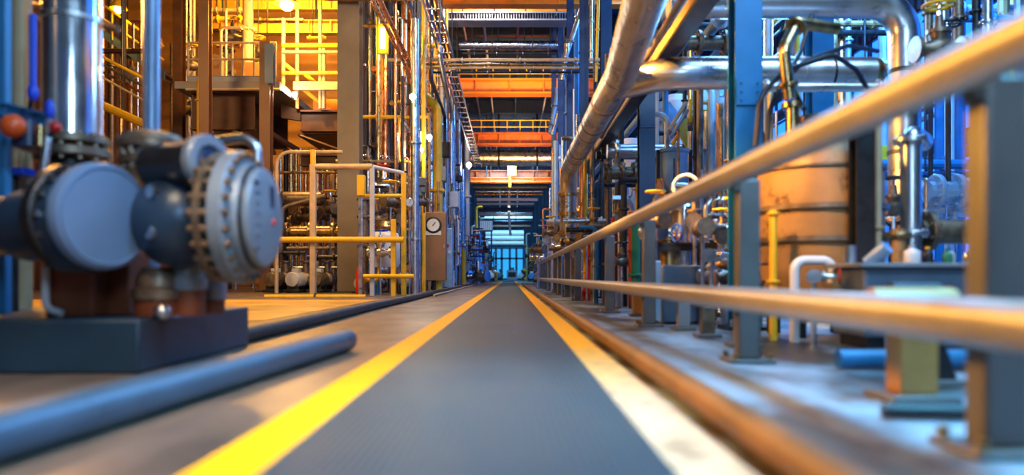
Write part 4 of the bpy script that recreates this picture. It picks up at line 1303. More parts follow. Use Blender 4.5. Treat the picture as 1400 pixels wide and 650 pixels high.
for k in range(9):
    x = a.x + (b_.x - a.x) * (k + .5) / 9
    MB().box2((x - .035, 67.95, b_.z + .05), (x + .035, 68.0, a.z - .05)).build('rib', M['lgrey'], t)
for x in (a.x + .1, b_.x - .1):
    MB().cyl((x, 69, 0), (x, 69, b_.z), .07, seg=8).build('leg', M['navy'], t)
t = thing('signal_mast', 'slim white mast hanging before the pale far ducts', 'mast', P(697, 320, 78))
MB().tube([P(698, 322, 77.3), P(696, 297, 77.3), P(696, 258, 77.3)], .14, 10).build('mast_tube', M['white'], t)
MB().cyl(P(696, 258, 77.3), (P(696, 258, 77.3).x, 77.3, 13.98), .06, seg=8).build('hanger', M['white'], t)
MB().sphere(P(696, 286, 77.3), .25, 12, 8).build('lamp_head', M['lamp_white'], t)
# far end wall: bright glazed doorway
t = MB()
for u in (664, 678, 686, 697, 706, 716):
    x = P(u, 0, 99).x
    t.box2((x - .15, 98.9, 0), (x + .15, 99.2, 4.3))
for z in (0.1, 2.9, 4.3):
    t.box2((P(664, 0, 99).x, 98.9, z - .12), (P(716, 0, 99).x, 99.2, z + .12))
o = struct(t.build('door_1', M['blue']))
MB().box2((P(664, 0, 99).x, 99.25, .1), (P(716, 0, 99).x, 99.3, 4.3)).build('glazing', M['day_cyan'], o)
# machinery along both sides of the far end
i = 0
far_m = ['paleblue', 'white', 'galv', 'navy', 'yellow', 'blue', 'steel', 'dark', 'copper', 'lgrey']
for side, u0, u1, n in ((-1, 640, 677, 28), (1, 719, 768, 34)):
    for k in range(n):
        u = u0 + (u1 - u0) * (k + .5) / n
        Y = (rnd.uniform(-3.2, -2.0) if side < 0 else rnd.uniform(2.6, 4.6)) * 1000 / (u - 697)
        Y = max(44, min(Y, 94))
        x = P(u, 0, Y).x
        h = rnd.choice((1.5, 2.0, 3.0, 3.6, 4.5, 6.0))
        m = far_m[(k * 3 + (side > 0)) % 10]
        pipe('far_riser', f'{PAL[m]} upright pipe at the far end, {"container" if side < 0 else "handrail"} side, {nth(k)} outward', 'pipe',
             [V((x, Y, 0)), V((x, Y, h)), V((x + rnd.choice((-1, 1)) * .5, Y, h))], rnd.choice((.05, .07, .1)), M[m], flanges=(.3, .6), fm=M['white'])
for k in range(22):
    side = -1 if k % 2 else 1
    u = (644 + (k // 2) * 2.7) if side < 0 else (724 + (k // 2) * 3.4)
    Y = min(90, max(42, (-2.2 if side < 0 else 2.5) * 1000 / (u - 697)))
    kk = ['yellow', 'blue', 'black', 'red'][k % 4]
    VALVE[kk](V((P(u, 0, Y).x, Y, rnd.choice((.5, 1.0, 1.6, 2.2, 3)))), f'{kk}-wheeled valve at the far end, {"container" if side < 0 else "handrail"} side, {nth(k // 2)} outward', rotz=rnd.random() * 3, scale=rnd.uniform(2.2, 3.4))
for i, (u, Y, k, s) in enumerate(((671, 62, 'grey', 1.6), (683, 84, 'blue', 1.6), (660, 55, 'blue', 1.5), (713, 84, 'grey', 1.5), (728, 66, 'blue', 1.5), (737, 56, 'grey', 1.5))):
    PUMPK[k](V((P(u, 0, Y).x, Y, 0)), f'{k} motor pump on the floor near the far doorway, {nth(i)} from the container side', rotz=1.4, scale=s)
for i, (u, Y, w, h, m) in enumerate(((675, 80, .8, 1.0, 'yellow'), (682, 90, .6, .7, 'yellow'), (717, 88, .5, 1.4, 'yellow'), (700, 96, 1.4, 1.3, 'paleblue'))):
    x = P(u, 0, Y).x
    t = thing('machine_guard', ['yellow machine guard at the far end, container side', 'smaller yellow machine guard by the far doorway', 'narrow yellow guard by the far doorway, handrail side', 'pale blue machine cabinet in front of the far doorway'][i], 'machine', (x, Y, 0))
    MB().box2((x - w / 2, Y - .3, 0), (x + w / 2, Y + .3, h)).build('housing', M[m], t, bevel=.03)
    MB().box2((x - w * .35, Y - .33, h * .3), (x + w * .35, Y - .3, h * .8)).build('grille', M['dark'], t)
    MB().cyl((x, Y, h), (x, Y, h + .35), w * .2, seg=12).build('cap', M['galv'], t)
# ================================================================ handrail side: blue columns, big lagged pipe, vessel
column(0, 6.85, .25, M['teal'], 13.9, 'bright blue steel column behind the handrail, the nearest of its row', X=2.2, splice=2.2)
for k, Y in enumerate((11.8, 16.75, 21.7, 26.65, 31.6, 36.5)):
    column(0, Y, .25, M['navy'], 13.9, ['dark navy steel column, second of the row behind the handrail', 'third navy column of the row, below the hanging lagged pipe', 'fourth navy column of the row', 'fifth navy column of the row', 'sixth navy column of the row', 'last navy column of the row'][k], X=2.2, splice=3.0)
column(1120, 12, .34, M['teal'], 13.9, 'pale teal column standing behind the end of the big silver pipe')
column(1178, 5.58, .14, M['dark'], 1.78, 'short dark upright beside the tan vessel')
column(1010, 14, .2, M['cast'], 10, 'thin bronze-brown column just behind the bright blue one')
# big silver pipe with its branch
t = thing('lagged_pipe', 'big silver lagged pipe crossing over the handrail side and running down the hall', 'pipe', (1.22, 8, 2.5))
r = .175
run = [V((.93, 3.0, 2.86)), V((1.22, 8.0, 2.72)), V((1.22, 15.3, 2.72)), V((1.22, 15.3, 1.3))]
MB().tube(run, r, 36, .5).build('pipe_run', M['foil'], t)
br = MB().tube([V((3.95, 8.0, 2.72)), V((1.75, 8.0, 2.72)), V((1.24, 8.45, 2.72))], r, 36, .5).build('branch', M['jacket'], t)
MB().sphere((3.95, 8, 2.72), r, 24, 14, (.9, 1, 1)).build('domed_end', M['brass'], t)  # brass colour stands in for orange light on the pipe end
for x in (2.05, 2.55, 2.62, 3.2, 3.5):
    MB().cyl((x - .012, 8, 2.72), (x + .012, 8, 2.72), r * 1.03, seg=36).build('strap', M['galv'] if x != 3.5 else M['dark'], br)
for y in (9.3, 10.6, 11.2, 12.8, 13.4):
    MB().cyl((1.22, y - .02, 2.72), (1.22, y + .02, 2.72), r * 1.04, seg=36).build('strap', M['cast'], t)
for z in (2.2, 1.8, 1.4):
    MB().cyl((1.22, 15.3, z - .03), (1.22, 15.3, z + .03), r * 1.25, seg=30).build('flange', M['brass'], t)
# pipes hanging beside it
for i, (pts, r_, m, lab) in enumerate((
        ([V((1.55, 4.2, 3.02)), V((1.55, 8.0, 2.98)), V((1.62, 13, 2.98))], .035, 'cast', 'slim bronze pipe running above the silver branch pipe'),
        ([V((1.47, 4.5, 3.18)), V((1.47, 7.5, 3.1)), V((1.47, 7.7, 2.93))], .03, 'paleyel', 'slim cream pipe ending on the silver branch pipe'),
        ([V((1.68, 5.2, 3.35)), V((1.42, 6.6, 3.25)), V((1.36, 7.7, 2.95))], .022, 'brass', 'thin brassy tube bent over the silver elbow'),
        ([V((1.36, 5.2, 3.2)), V((1.36, 7.4, 3.05)), V((1.36, 7.6, 2.92))], .022, 'galv', 'thin galvanised tube over the silver elbow'))):
    pipe('side_pipe', lab, 'pipe', pts, r_, M[m], bend=.15, seg=12)
t = thing('cable_tray', 'dark cable tray slanting past the silver elbow, running down the hall', 'cable tray', (1.8, 12, 3.0))
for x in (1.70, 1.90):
    MB().box2((x - .012, 4.0, 3.02), (x + .012, 26, 3.12)).build('side_rail', M['tan'], t)  # tan on the side rails paints in their yellow-lit edges
MB().box2((1.70, 4.0, 3.005), (1.90, 26, 3.02)).build('tray_floor', M['dark'], t)
for k in range(4):
    MB().tube([V((1.735 + .042 * k, 4.0, 3.045)), V((1.735 + .042 * k, 26, 3.045))], .018, 8).build('cable', M[('black', 'black', 'tan', 'black')[k]], t)
# upper grey pipe with elbow down
t = thing('lagged_pipe', 'grey lagged pipe along the top, bending down beside the big railing post', 'pipe', (4.7, 8.6, 1.1))
MB().tube([V((1.9, 8.75, 3.77)), V((4.72, 8.75, 3.77)), V((4.72, 8.75, 1.15))], .18, 32, .4).build('pipe_run', M['jacket'], t)
for z in (2.95, 1.98, 1.42):
    MB().cyl((4.72, 8.75, z - .025), (4.72, 8.75, z + .025), .187, seg=30).build('strap', M['black'], t)
MB().flange((4.72, 8.75, 1.17), (0, 0, 1), .27, .06, 10, .02, 28).build('flange', M['cast'], t)
MB().cyl((4.72, 8.75, 0), (4.72, 8.75, 1.15), .14, seg=20).build('lower_run', M['cast'], t)
# tan vessel
vx, vy, vr = 2.62, 6.2, .5
t = thing('process_vessel', 'round tan process vessel with weathered top and band rings behind the handrail', 'vessel', (vx, vy, 0))
MB().lathe([(.3, .30), (vr - .03, .34), (vr, .40), (vr, 1.36), (vr - .02, 1.46), (.38, 1.60), (.2, 1.68), (0, 1.70)], (vx, vy, 0), (0, 0, 1), 48).build('shell', M['tan'], t)
for z in (1.06, .80):
    MB().lathe([(vr, -.022), (vr + .035, -.02), (vr + .035, .02), (vr, .022)], (vx, vy, z), (0, 0, 1), 48).build('band', M['cast'], t)
MB().lathe([(vr - .01, -.012), (vr + .02, -.01), (vr + .02, .01), (vr - .01, .012)], (vx, vy, 1.38), (0, 0, 1), 48).build('band', M['cast'], t)
for k in range(4):
    a = PI / 4 + k * PI / 2
    q = V((vx + .4 * math.cos(a), vy + .4 * math.sin(a), 0))
    MB().box2((q.x - .045, q.y - .045, 0), (q.x + .045, q.y + .045, .42)).build('leg', M['dark'], t)
a = math.radians(-62)
q = V((vx + vr * math.cos(a), vy + vr * math.sin(a), .93))
MB().box(q, (.16, .05, .15), Matrix.Rotation(a + PI / 2, 3, 'Z')).build('sight_window', M['navy'], t, bevel=.01)
MB().lathe([(.12, 1.66), (.12, 1.8), (.18, 1.8), (.18, 1.85), (0, 1.86)], (vx, vy, 0), (0, 0, 1), 24).build('manhole', M['cast'], t)
MB().lathe([(.05, 1.55), (.05, 1.9), (.09, 1.9), (.09, 1.94)], (vx - .27, vy - .12, 0), (0, 0, 1), 16).build('nozzle', M['brass'], t)
# vessel pipework
pipe('vessel_pipe', 'yellow upright pipe in front of the tan vessel', 'pipe', [V((2.06, 5.72, 0)), V((2.06, 5.72, 1.02))], .03, M['yellow'], seg=14, flanges=(.45, .97))
pipe('vessel_pipe', 'white pipe bend at the foot of the tan vessel', 'pipe', [V((2.16, 5.55, .0)), V((2.16, 5.55, .62)), V((2.45, 5.55, .62)), V((2.45, 5.55, .45))], .036, M['white'], bend=.08, seg=16)
pipe('vessel_pipe', 'cream thin upright pipe beside the short dark upright', 'pipe', [V((2.82, 5.6, 0)), V((2.82, 5.6, 1.75))], .025, M['paleyel'], seg=12, flanges=(.5,))
pipe('vessel_pipe', 'thick grey upright pipe to the far side of the tan vessel', 'pipe', [V((3.1, 5.74, 0)), V((3.1, 5.74, 1.62)), V((3.4, 6.1, 1.62))], .075, M['jacket'], bend=.12, seg=18, flanges=(.4, .75))
pipe('vessel_pipe', 'yellow elbow pipe standing on the tan vessel top', 'pipe', [V((2.39, 6.23, 1.95)), V((2.33, 6.2, 2.35)), V((2.5, 6.35, 2.62)), V((2.9, 6.5, 2.62))], .05, M['brass'], bend=.15, seg=16, flanges=(.1, .6))
pipe('vessel_pipe', 'grey pipe bridging over the tan vessel below the big silver pipe', 'pipe', [V((2.5, 7.2, 2.36)), V((3.5, 7.2, 2.36)), V((3.65, 7.2, 2.36))], .045, M['jacket'], seg=14, flanges=(.02, .98))
for i, pts in enumerate(([P(1033, 200, 6.0), P(1040, 130, 6.0), P(1075, 95, 6.1), P(1140, 75, 6.3), P(1170, 95, 6.6), P(1185, 120, 6.8)],
                         [P(1048, 210, 6.2), P(1052, 150, 6.2), P(1072, 110, 6.3), P(1098, 85, 6.4), P(1160, 62, 6.8), P(1200, 70, 7.2)],
                         [P(1100, 150, 6.5), P(1082, 120, 6.4), P(1078, 100, 6.5), P(1095, 70, 7.0), P(1110, 20, 7.2)])):
    pipe('loose_hose', ['black hose arching over the tan vessel, the lower one', 'black hose arching over the tan vessel, the upper one', 'black hose climbing from the vessel top past the silver pipe'][i], 'hose', pts, .022, M['black'], bend=.25, seg=10)
VALVE['red'](V((2.18, 5.25, .5)), 'red-wheeled valve with a white body low in front of the tan vessel', rotz=.3, scale=.5, rot=(1.57, 0, 1.2))
VALVE['black'](V((2.0, 5.9, .36)), 'black-wheeled valve low beside the bright blue column', rotz=.2, scale=.7)
VALVE['yellow'](V((4.72, 8.1, 2.95)), 'yellow-wheeled valve on the upper grey lagged pipe', stand=False, rotz=0, scale=1.4)
VALVE['black'](V((4.93, 8.25, 2.9)), 'black-wheeled valve right of the upper grey lagged pipe', stand=False, rotz=.7, scale=1.3)
VALVE['black'](V((4.25, 8.1, 1.25)), 'dark handwheel valve beside the strapped grey pipe foot', rotz=.4, scale=1.0)
# grey tank box and what stands on it
t = thing('oil_tank', 'low blue-grey tank box behind the lower rail beside the big post', 'tank', (2.95, 5.15, 0))
MB().box2((2.40, 4.95, .08), (3.5, 5.45, .56)).build('tank_body', M['slate'], t, bevel=.02)
MB().box2((2.36, 4.91, .56), (3.54, 5.49, .59)).build('lid', M['grey'], t, bevel=.006)
for x in (2.5, 3.4):
    MB().box2((x - .06, 5.0, 0), (x + .06, 5.4, .09)).build('skid', M['dark'], t)
MB().cyl((2.50, 5.1, .59), (2.58, 5.0, .70), .05, seg=16).build('filler', M['paleblue'], t)
MB().cyl((2.42, 5.2, .59), (2.42, 5.2, .72), .04, seg=14).build('breather', M['galv'], t)
def bottle(x, y, h, r, m, cm, lab, shape=0):
    t = thing('container', lab, 'bottle', (x, y, .59), 'containers on the tank lid')
    MB().lathe([(r * .9, 0), (r, .01), (r, h * .6), (r * .9, h * .68), (r * .35, h * .82), (r * .35, h * .88)], (x, y, .591), (0, 0, 1), 16).build('body', m, t)
    MB().cyl((x, y, .591 + h * .87), (x, y, .591 + h), r * .42, seg=12).build('cap', cm, t)
bottle(2.86, 5.2, .13, .055, M['white'], M['paleblue'], 'white squat bottle at the tank lid corner')
bottle(3.00, 5.25, .12, .04, M['dark'], M['yellow'], 'black bottle with a yellow cap on the tank lid')
bottle(3.08, 5.15, .10, .035, M['green'], M['green'], 'green bottle on the tank lid')
bottle(3.17, 5.28, .11, .04, M['lgrey'], M['vblue'], 'grey bottle with a blue cap on the tank lid')
bottle(3.26, 5.2, .10, .04, M['steel'], M['white'], 'shiny metal bottle on the tank lid')
bottle(3.35, 5.25, .12, .045, M['white'], M['dark'], 'white bottle with a dark cap on the tank lid')
pipe('lagged_pipe', 'thick dark horizontal pipe over the bottles on the tank lid', 'pipe', [V((3.3, 5.9, .86)), V((4.3, 5.9, .86))], .10, M['cast'], seg=22, flanges=(.06, .8))
pipe('stub_pipe', 'tan stub pipe with a brassy cap beside the thick dark pipe', 'pipe', [V((2.97, 5.6, .0)), V((2.97, 5.6, .86))], .055, M['tan'], seg=18, flanges=(.95,), fm=M['brass'])
# blue distance: pipes, trays and racks before the glowing panes
i = 0
for u, Y, r_, m, z1 in ((1208, 17, .12, 'paleblue', 11), (1222, 20, .1, 'blue', 12), (1285, 18, .12, 'blue', 11), (1298, 16, .1, 'lgrey', 10), (1312, 19, .14, 'teal', 12), (1150, 15, .08, 'copper', 11), (1160, 15.5, .06, 'paleblue', 11), (1140, 14.6, .07, 'tan', 10), (1395, 12, .09, 'jacket', 8), (1385, 14, .07, 'yellow', 7), (1372, 13, .1, 'tan', 9), (1340, 17, .12, 'blue', 11)):
    x = P(u, 0, Y).x
    pipe('window_riser', f'{PAL[m]} upright pipe before the blue windows, {nth(i)} of those risers', 'pipe', [V((x, Y, 0)), V((x, Y, z1))], r_, M[m], flanges=(.2, .5, .8))
    i += 1
i = 0
for z, X, r_, m in ((1.6, 12.5, .10, 'paleblue'), (2.4, 12.8, .06, 'white'), (3.4, 12.9, .08, 'white'), (4.0, 12.5, .1, 'teal'), (5.3, 12.6, .08, 'paleblue'), (7.0, 12.8, .1, 'blue')):
    pipe('window_pipe', f'{PAL[m]} pipe running along before the blue windows, {nth(i)} from below', 'pipe', [V((X, 9, z)), V((X, 60, z))], r_, M[m], flanges=(.1, .2, .3, .4))
    i += 1
t = thing('wall_tray', 'blue stacked cable tray frame before the blue windows', 'cable tray', (9.3, 20, 2.0))
for z in (2.0, 2.7, 3.5, 4.5):
    MB().box2((9.1, 17, z), (9.5, 50, z + .07)).build('tray', M['blue'] if z != 2.7 else M['paleblue'], t)
for y in (18, 22, 27, 33, 40, 47):
    MB().hbeam((9.3, y, 0), (9.3, y, 6), .14, .14, .02, up=(0, 1, 0)).build('tray_post', M['blue'], t)
q = P(1213, 213, 16)
tag(MB().box2((q.x - .3, 15.9, q.z - .2), (q.x + .3, 16.2, q.z + .2)).build('switch_box', M['yellow'], bevel=.01), 'small yellow switch box among the blue-lit pipes', 'box')
# long transverse pipes right of the vessel in the blue distance
for i, (v, Y, r_, m, u0, u1) in enumerate(((262, 11, .15, 'paleblue', 1268, 1325), (250, 13, .1, 'white', 1268, 1330), (240, 14, .08, 'navy', 1200, 1330), (225, 15, .1, 'blue', 1200, 1330), (285, 12, .15, 'jacket', 1215, 1330), (30, 14, .06, 'tan', 1130, 1225), (45, 15, .06, 'dark', 1130, 1225), (86, 14, .05, 'white', 1150, 1215), (26, 13, .06, 'blue', 1260, 1400), (14, 13.5, .1, 'paleblue', 1290, 1400))):
    pipe('cross_pipe', f'{PAL[m]} cross pipe in the blue distance past the vessel, {nth(i)} of those crossings', 'pipe', [P(u0, v, Y), P(u1, v, Y)], r_, M[m], flanges=(.2, .7), hang=(.5,))
for i, (u, v, Y) in enumerate(((1270, 30, 9.4), (1292, 20, 9.6), (1310, 45, 9.6), (1335, 25, 9.5), (1350, 55, 9.3))):
    pipe('hanging_pipe', f'dark hanging pipe with clamps past the upper grey pipe, {nth(i)} from its elbow', 'pipe', [P(u, -60, Y), P(u, v + 40, Y), P(u + 18, v + 60, Y)], .05 + .01 * (i % 3), M[('cast', 'jacket', 'cast', 'dark', 'galv')[i]], seg=14, flanges=(.5, .8))
for i, (u0, v0, u1, v1) in enumerate(((1036, 52, 1078, 10), (1037, 56, 1075, 24), (1037, 60, 1082, 12), (1040, 66, 1070, 40), (1036, 70, 1080, 30))):
    pipe('loose_cable', f'{"yellow" if i % 2 == 0 else "dark"} cable slanting up beside the bright blue column, {nth(i)} from the top', 'cable', [P(u0 - 8, v0 + 8, 11.5 + .2 * i), P(u0, v0, 11.5 + .2 * i), P(u1, v1, 11.8 + .2 * i), P(u1 + 4, v1 - 40, 11.8 + .2 * i)], .03, M['yellow'] if i % 2 == 0 else M['dark'], bend=.3)
for i, (u, Y, r_, m) in enumerate(((1088, 12.6, .04, 'yellow'), (1093, 12.8, .06, 'white'), (1099, 13, .05, 'dark'), (1104, 13, .04, 'brass'))):
    x = P(u, 0, Y).x
    pipe('thin_riser', f'{PAL[m]} thin riser beside the pale teal column, {nth(i)} towards it', 'pipe', [V((x, Y, 0)), V((x, Y, 9))], r_, M[m], flanges=(.3,))

# ---------------------------------------------------------------- thicket between the columns
# pale vessels
for i, (u, Y, r_, z0, z1, m) in enumerate(((905, 15.5, .30, .3, 4.2, 'paleblue'), (925, 16.5, .38, .3, 4.6, 'white'), (957, 14.5, .24, .3, 4.4, 'lgrey'), (975, 16.5, .4, .3, 5.0, 'paleblue'), (845, 20, .45, .3, 4.0, 'paleblue'), (862, 18.5, .3, .3, 4.0, 'white'))):
    x = P(u, 0, Y).x
    t = thing('column_vessel', f'tall {PAL[m]} column vessel in the blue-lit thicket, {["between navy and bright blue columns, narrow", "broad one next to the narrow one", "slim one by the small yellow platform", "broad one behind the small yellow platform", "behind the navy column", "half hidden by the navy column"][i]}', 'vessel', (x, Y, 0))
    MB().lathe([(0, z0), (r_ * .6, z0 + .03), (r_, z0 + .2), (r_, z1 - .2), (r_ * .6, z1 - .03), (0, z1)], (x, Y, 0), (0, 0, 1), 26).build('shell', M[m], t)
    for z in (z0 + .6, (z0 + z1) / 2, z1 - .5):
        MB().lathe([(r_, -.03), (r_ * 1.06, -.03), (r_ * 1.06, .03), (r_, .03)], (x, Y, z), (0, 0, 1), 26).build('band', M['galv'], t)
    for k in range(3):
        a = k * 2 * PI / 3 + .4
        MB().cyl((x + r_ * .8 * math.cos(a), Y + r_ * .8 * math.sin(a), 0), (x + r_ * .8 * math.cos(a), Y + r_ * .8 * math.sin(a), z0 + .2), .04, seg=8).build('leg', M['navy'], t)
# small yellow platform
t = thing('small_platform', 'small brown platform with yellow rails between the navy and bright blue columns', 'platform', P(962, 170, 13))
a, b_ = P(940, 168, 13), P(982, 168, 13)
MB().box2((a.x, 12.6, a.z - .07), (b_.x, 13.4, a.z + .05)).build('deck_plate', M['brown'], t)
for v in (160, 152, 141):
    MB().cyl(P(944, v, 12.65), P(982, v, 12.65), .028, seg=8).build('rail', M['yellow'], t)
for u in (944, 957, 969, 982):
    MB().cyl(P(u, 167, 12.65), P(u, 136, 12.65), .03, seg=8).build('rail_post', M['yellow'], t)
for u in (951, 956):
    x = P(u, 0, 12.9).x
    MB().cyl((x, 12.9, 0), (x, 12.9, a.z - .07), .045, seg=10).build('leg', M['dark'], t)
MB().extrude([(0, 0), (.25, .15), (.25, -.4)], P(940, 172, 12.6) - V((.25, 0, 0)), (1, 0, 0), (0, 0, 1), (0, 1, 0), .05).build('bracket', M['yellow'], t)
for i, (u0, v0, u1, v1) in enumerate(((915, 178, 938, 140), (917, 188, 940, 150), (921, 196, 943, 160))):
    pipe('slant_pipe', f'{["cream", "galvanised", "yellow"][i]} pipe slanting up to the small brown platform', 'pipe', [P(u0, v0, 12.4 + .15 * i), P(u1, v1, 12.4 + .15 * i)], .035, M[('paleyel', 'galv', 'yellow')[i]])
# horizontal pipes between columns
for i, (u0, u1, v, Y, r_, m) in enumerate(((830, 932, 194, 13.3, .13, 'jacket'), (815, 878, 210, 14.2, .08, 'dark'), (825, 872, 237, 13.6, .12, 'cast'), (825, 876, 253, 14, .05, 'navy'), (900, 1000, 72, 13, .13, 'cast'), (890, 1000, 35, 14, .06, 'dark'), (930, 1000, 50, 15, .2, 'navy'), (770, 828, 302, 14.4, .05, 'jacket'), (745, 820, 308, 17, .06, 'lgrey'), (770, 826, 318, 15.2, .05, 'dark'), (880, 1000, 330, 9.0, .03, 'dark'), (968, 1003, 296, 8.6, .03, 'navy'), (836, 876, 205, 15.1, .06, 'paleblue'), (750, 815, 340, 19, .06, 'cast'), (895, 932, 182, 13.7, .05, 'dark'))):
    pipe('cross_pipe', f'{PAL[m]} cross pipe in the thicket behind the handrail, {nth(i)} of the thicket crossings', 'pipe', [P(u0, v, Y), P(u1, v, Y)], r_, M[m], seg=14, flanges=(.12, .55, .9))
# tank below: hopper and pump group by the navy column
t = thing('hopper', 'pale blue hopper vessel hung low next to the navy column', 'hopper', P(922, 222, 12.2))
x = P(922, 0, 12.2).x
zt = P(0, 205, 12.2).z
MB().lathe([(.1, -.75), (.22, -.5), (.22, -.06), (.25, -.05), (.25, 0), (0, .02)], (x, 12.2, zt), (0, 0, 1), 24).build('shell', M['paleblue'], t)
MB().lathe([(.1, -.75), (.2, -.72)], (x, 12.2, zt), (0, 0, 1), 20).build('outlet', M['dark'], t)
for s in (-.27, .27):
    MB().cyl((x + s, 12.2, 0), (x + s, 12.2, zt), .03, seg=8).build('leg', M['dark'], t)
t = thing('pump_skid', 'pump skid with tan and silver columns under a dark frame, past the third railing post', 'pump', (2.0, 8.2, 0))
fx0, fx1, fy = P(892, 0, 8.4).x, P(975, 0, 8.4).x, 8.4
for z, h in ((P(0, 340, 8.4).z, .03), (P(0, 335, 8.4).z, .02)):
    MB().box2((fx0, 8.25, z - h), (fx1, 8.75, z + h)).build('frame_rail', M['dark'], t)
for x in (fx0 + .03, fx1 - .03):
    for y in (8.27, 8.73):
        MB().box2((x - .025, y - .025, 0), (x + .025, y + .025, P(0, 334, 8.4).z)).build('frame_leg', M['dark'], t)
for (u, r_, z0, z1, m) in ((914, .11, .3, 1.05, 'brass'), (935, .10, .2, 1.4, 'steel'), (962, .09, .3, .95, 'cast')):
    x = P(u, 0, 8.5).x
    MB().lathe([(r_ * 1.3, z0), (r_ * 1.3, z0 + .04), (r_, z0 + .05), (r_, z1 - .15), (r_ * 1.35, z1 - .14), (r_ * 1.35, z1 - .09), (r_ * .7, z1 - .05), (r_ * .5, z1)], (x, 8.5, 0), (0, 0, 1), 20).build('pump_column', M[m], t)
    MB().cyl((x, 8.5, 0), (x, 8.5, z0), r_ * .8, seg=14).build('pump_foot', M['dark'], t)
MB().torus(P(938, 256, 8.5), (.3, 1, 0), .14, .022, 26, 8).build('loop_pipe', M['white'], t)
MB().box2((P(930, 0, 8.5).x, 8.45, 1.3), (P(941, 0, 8.5).x, 8.55, 1.42)).build('loop_seat', M['galv'], t)
tag(MB().box2((P(906, 0, 7.6).x, 7.6, .02), (P(964, 0, 7.6).x, 7.95, P(0, 363, 7.6).z)).build('control_box', M['slate'], bevel=.015), 'dark slate control box on the floor in front of the pump skid', 'box')
tag(MB().box2((P(893, 0, 7.5).x, 7.5, 0), (P(904, 0, 7.5).x, 7.6, P(0, 357, 7.5).z)).build('control_box', M['paleblue'], bevel=.01), 'narrow pale blue box beside the dark slate control box', 'box')
for i, (u, v, Y, k, s) in enumerate(((902, 305, 8.0, 'yellow', .9), (912, 296, 8.2, 'yellow', 1.0), (893, 318, 8.1, 'blue', .9), (950, 305, 8.1, 'yellow', .9), (962, 318, 8.2, 'black', .9), (975, 312, 8.4, 'yellow', 1.0), (985, 325, 8.3, 'yellow', .9), (980, 368, 7.6, 'blue', .8), (992, 380, 7.4, 'black', .8), (986, 352, 7.8, 'blue', .7), (972, 378, 7.5, 'red', .7), (992, 362, 7.6, 'yellow', .7))):
    VALVE[k](P(u, v, Y), f'{k}-wheeled valve around the pump skid, {nth(i)} of the valves there', rotz=rnd.random() * 3, scale=s, rot=(rnd.choice((0, 1.57)), 0, rnd.random() * 3))
# upright pipes of the thicket
specs = [(752, 30.5, .06, 'galv', 4.2), (757, 28, .08, 'white', 5), (763, 25.4, .10, 'paleblue', 5.2), (768, 23.6, .05, 'copper', 4), (786, 18.5, .06, 'cast', 4), (791, 17.5, .05, 'galv', 4.4), (796, 16, .06, 'copper', 3.5), (800, 15.4, .04, 'yellow', 3.6), (806, 11.5, .04, 'red', 1.05), (811, 14.6, .04, 'brass', 3.4), (815, 13.4, .04, 'blue', 1.4), (819, 14.8, .06, 'cast', 5), (838, 11.2, .03, 'red', 1.4), (844, 12.6, .05, 'dark', 2.2), (849, 13.2, .06, 'dark', 3.6), (853, 12, .05, 'black', 2.0), (858, 12.4, .07, 'galv', 1.8), (863, 11.3, .04, 'red', 1.5), (869, 11.2, .07, 'green', 1.3), (872, 13, .05, 'yellow', 2.2), (897, 13.6, .05, 'white', 4.2), (902, 13.8, .06, 'blue', 4.8), (912, 13, .05, 'galv', 3.4), (936, 13.9, .04, 'dark', 4.8), (946, 13.8, .05, 'galv', 5), (951, 11.5, .04, 'dark', 3.6), (957, 11.3, .05, 'cast', 3.7), (968, 12, .07, 'steel', 3.2), (974, 11, .05, 'paleblue', 3.4), (979, 11.6, .06, 'white', 3.8), (984, 10.6, .05, 'copper', 3.0), (989, 11, .07, 'paleblue', 3.2), (995, 10.4, .05, 'blue', 3.6), (999, 9.6, .05, 'tan', 3.4), (1042, 9.4, .05, 'dark', 2.4), (1047, 10, .06, 'paleblue', 4), (1053, 9.8, .04, 'brass', 3.2), (966, 9.6, .045, 'galv', 1.5), (971, 9.9, .05, 'brass', 1.6), (978, 9.3, .04, 'steel', 1.55), (948, 9.9, .06, 'cast', 1.7), (903, 10.5, .05, 'copper', 1.9)]
for i, (u, Y, r_, m, z1) in enumerate(specs):
    x = P(u, 0, Y).x
    pts = [V((x, Y, 0)), V((x, Y, z1))]
    if i % 3 == 1:
        pts += [V((x + (.35 if i % 2 else -.3), Y, z1))]
    if m == 'red' and r_ == .04 and u == 806:
        continue
    pipe('thicket_pipe', f'{PAL[m]} upright pipe in the thicket behind the handrail, {nth(i)} from its far end', 'pipe', pts, r_, M[m], flanges=[(), (.25, .6), (.4,), (.15, .8)][i % 4])
t = thing('standpipe', 'red standpipe widening to its foot, between fourth and fifth railing posts', 'standpipe', (P(806, 0, 15.2).x, 15.2, 0))
x = P(806, 0, 15.2).x
MB().lathe([(.17, 0), (.17, .06), (.14, .25), (.07, .7), (.06, 1.1), (.09, 1.1), (.09, 1.16)], (x, 15.2, 0), (0, 0, 1), 18).build('body', M['red'], t)
MB().torus((x, 15.2, 1.2), (0, 0, 1), .11, .015, 18, 6).build('handwheel', M['yellow'], t)
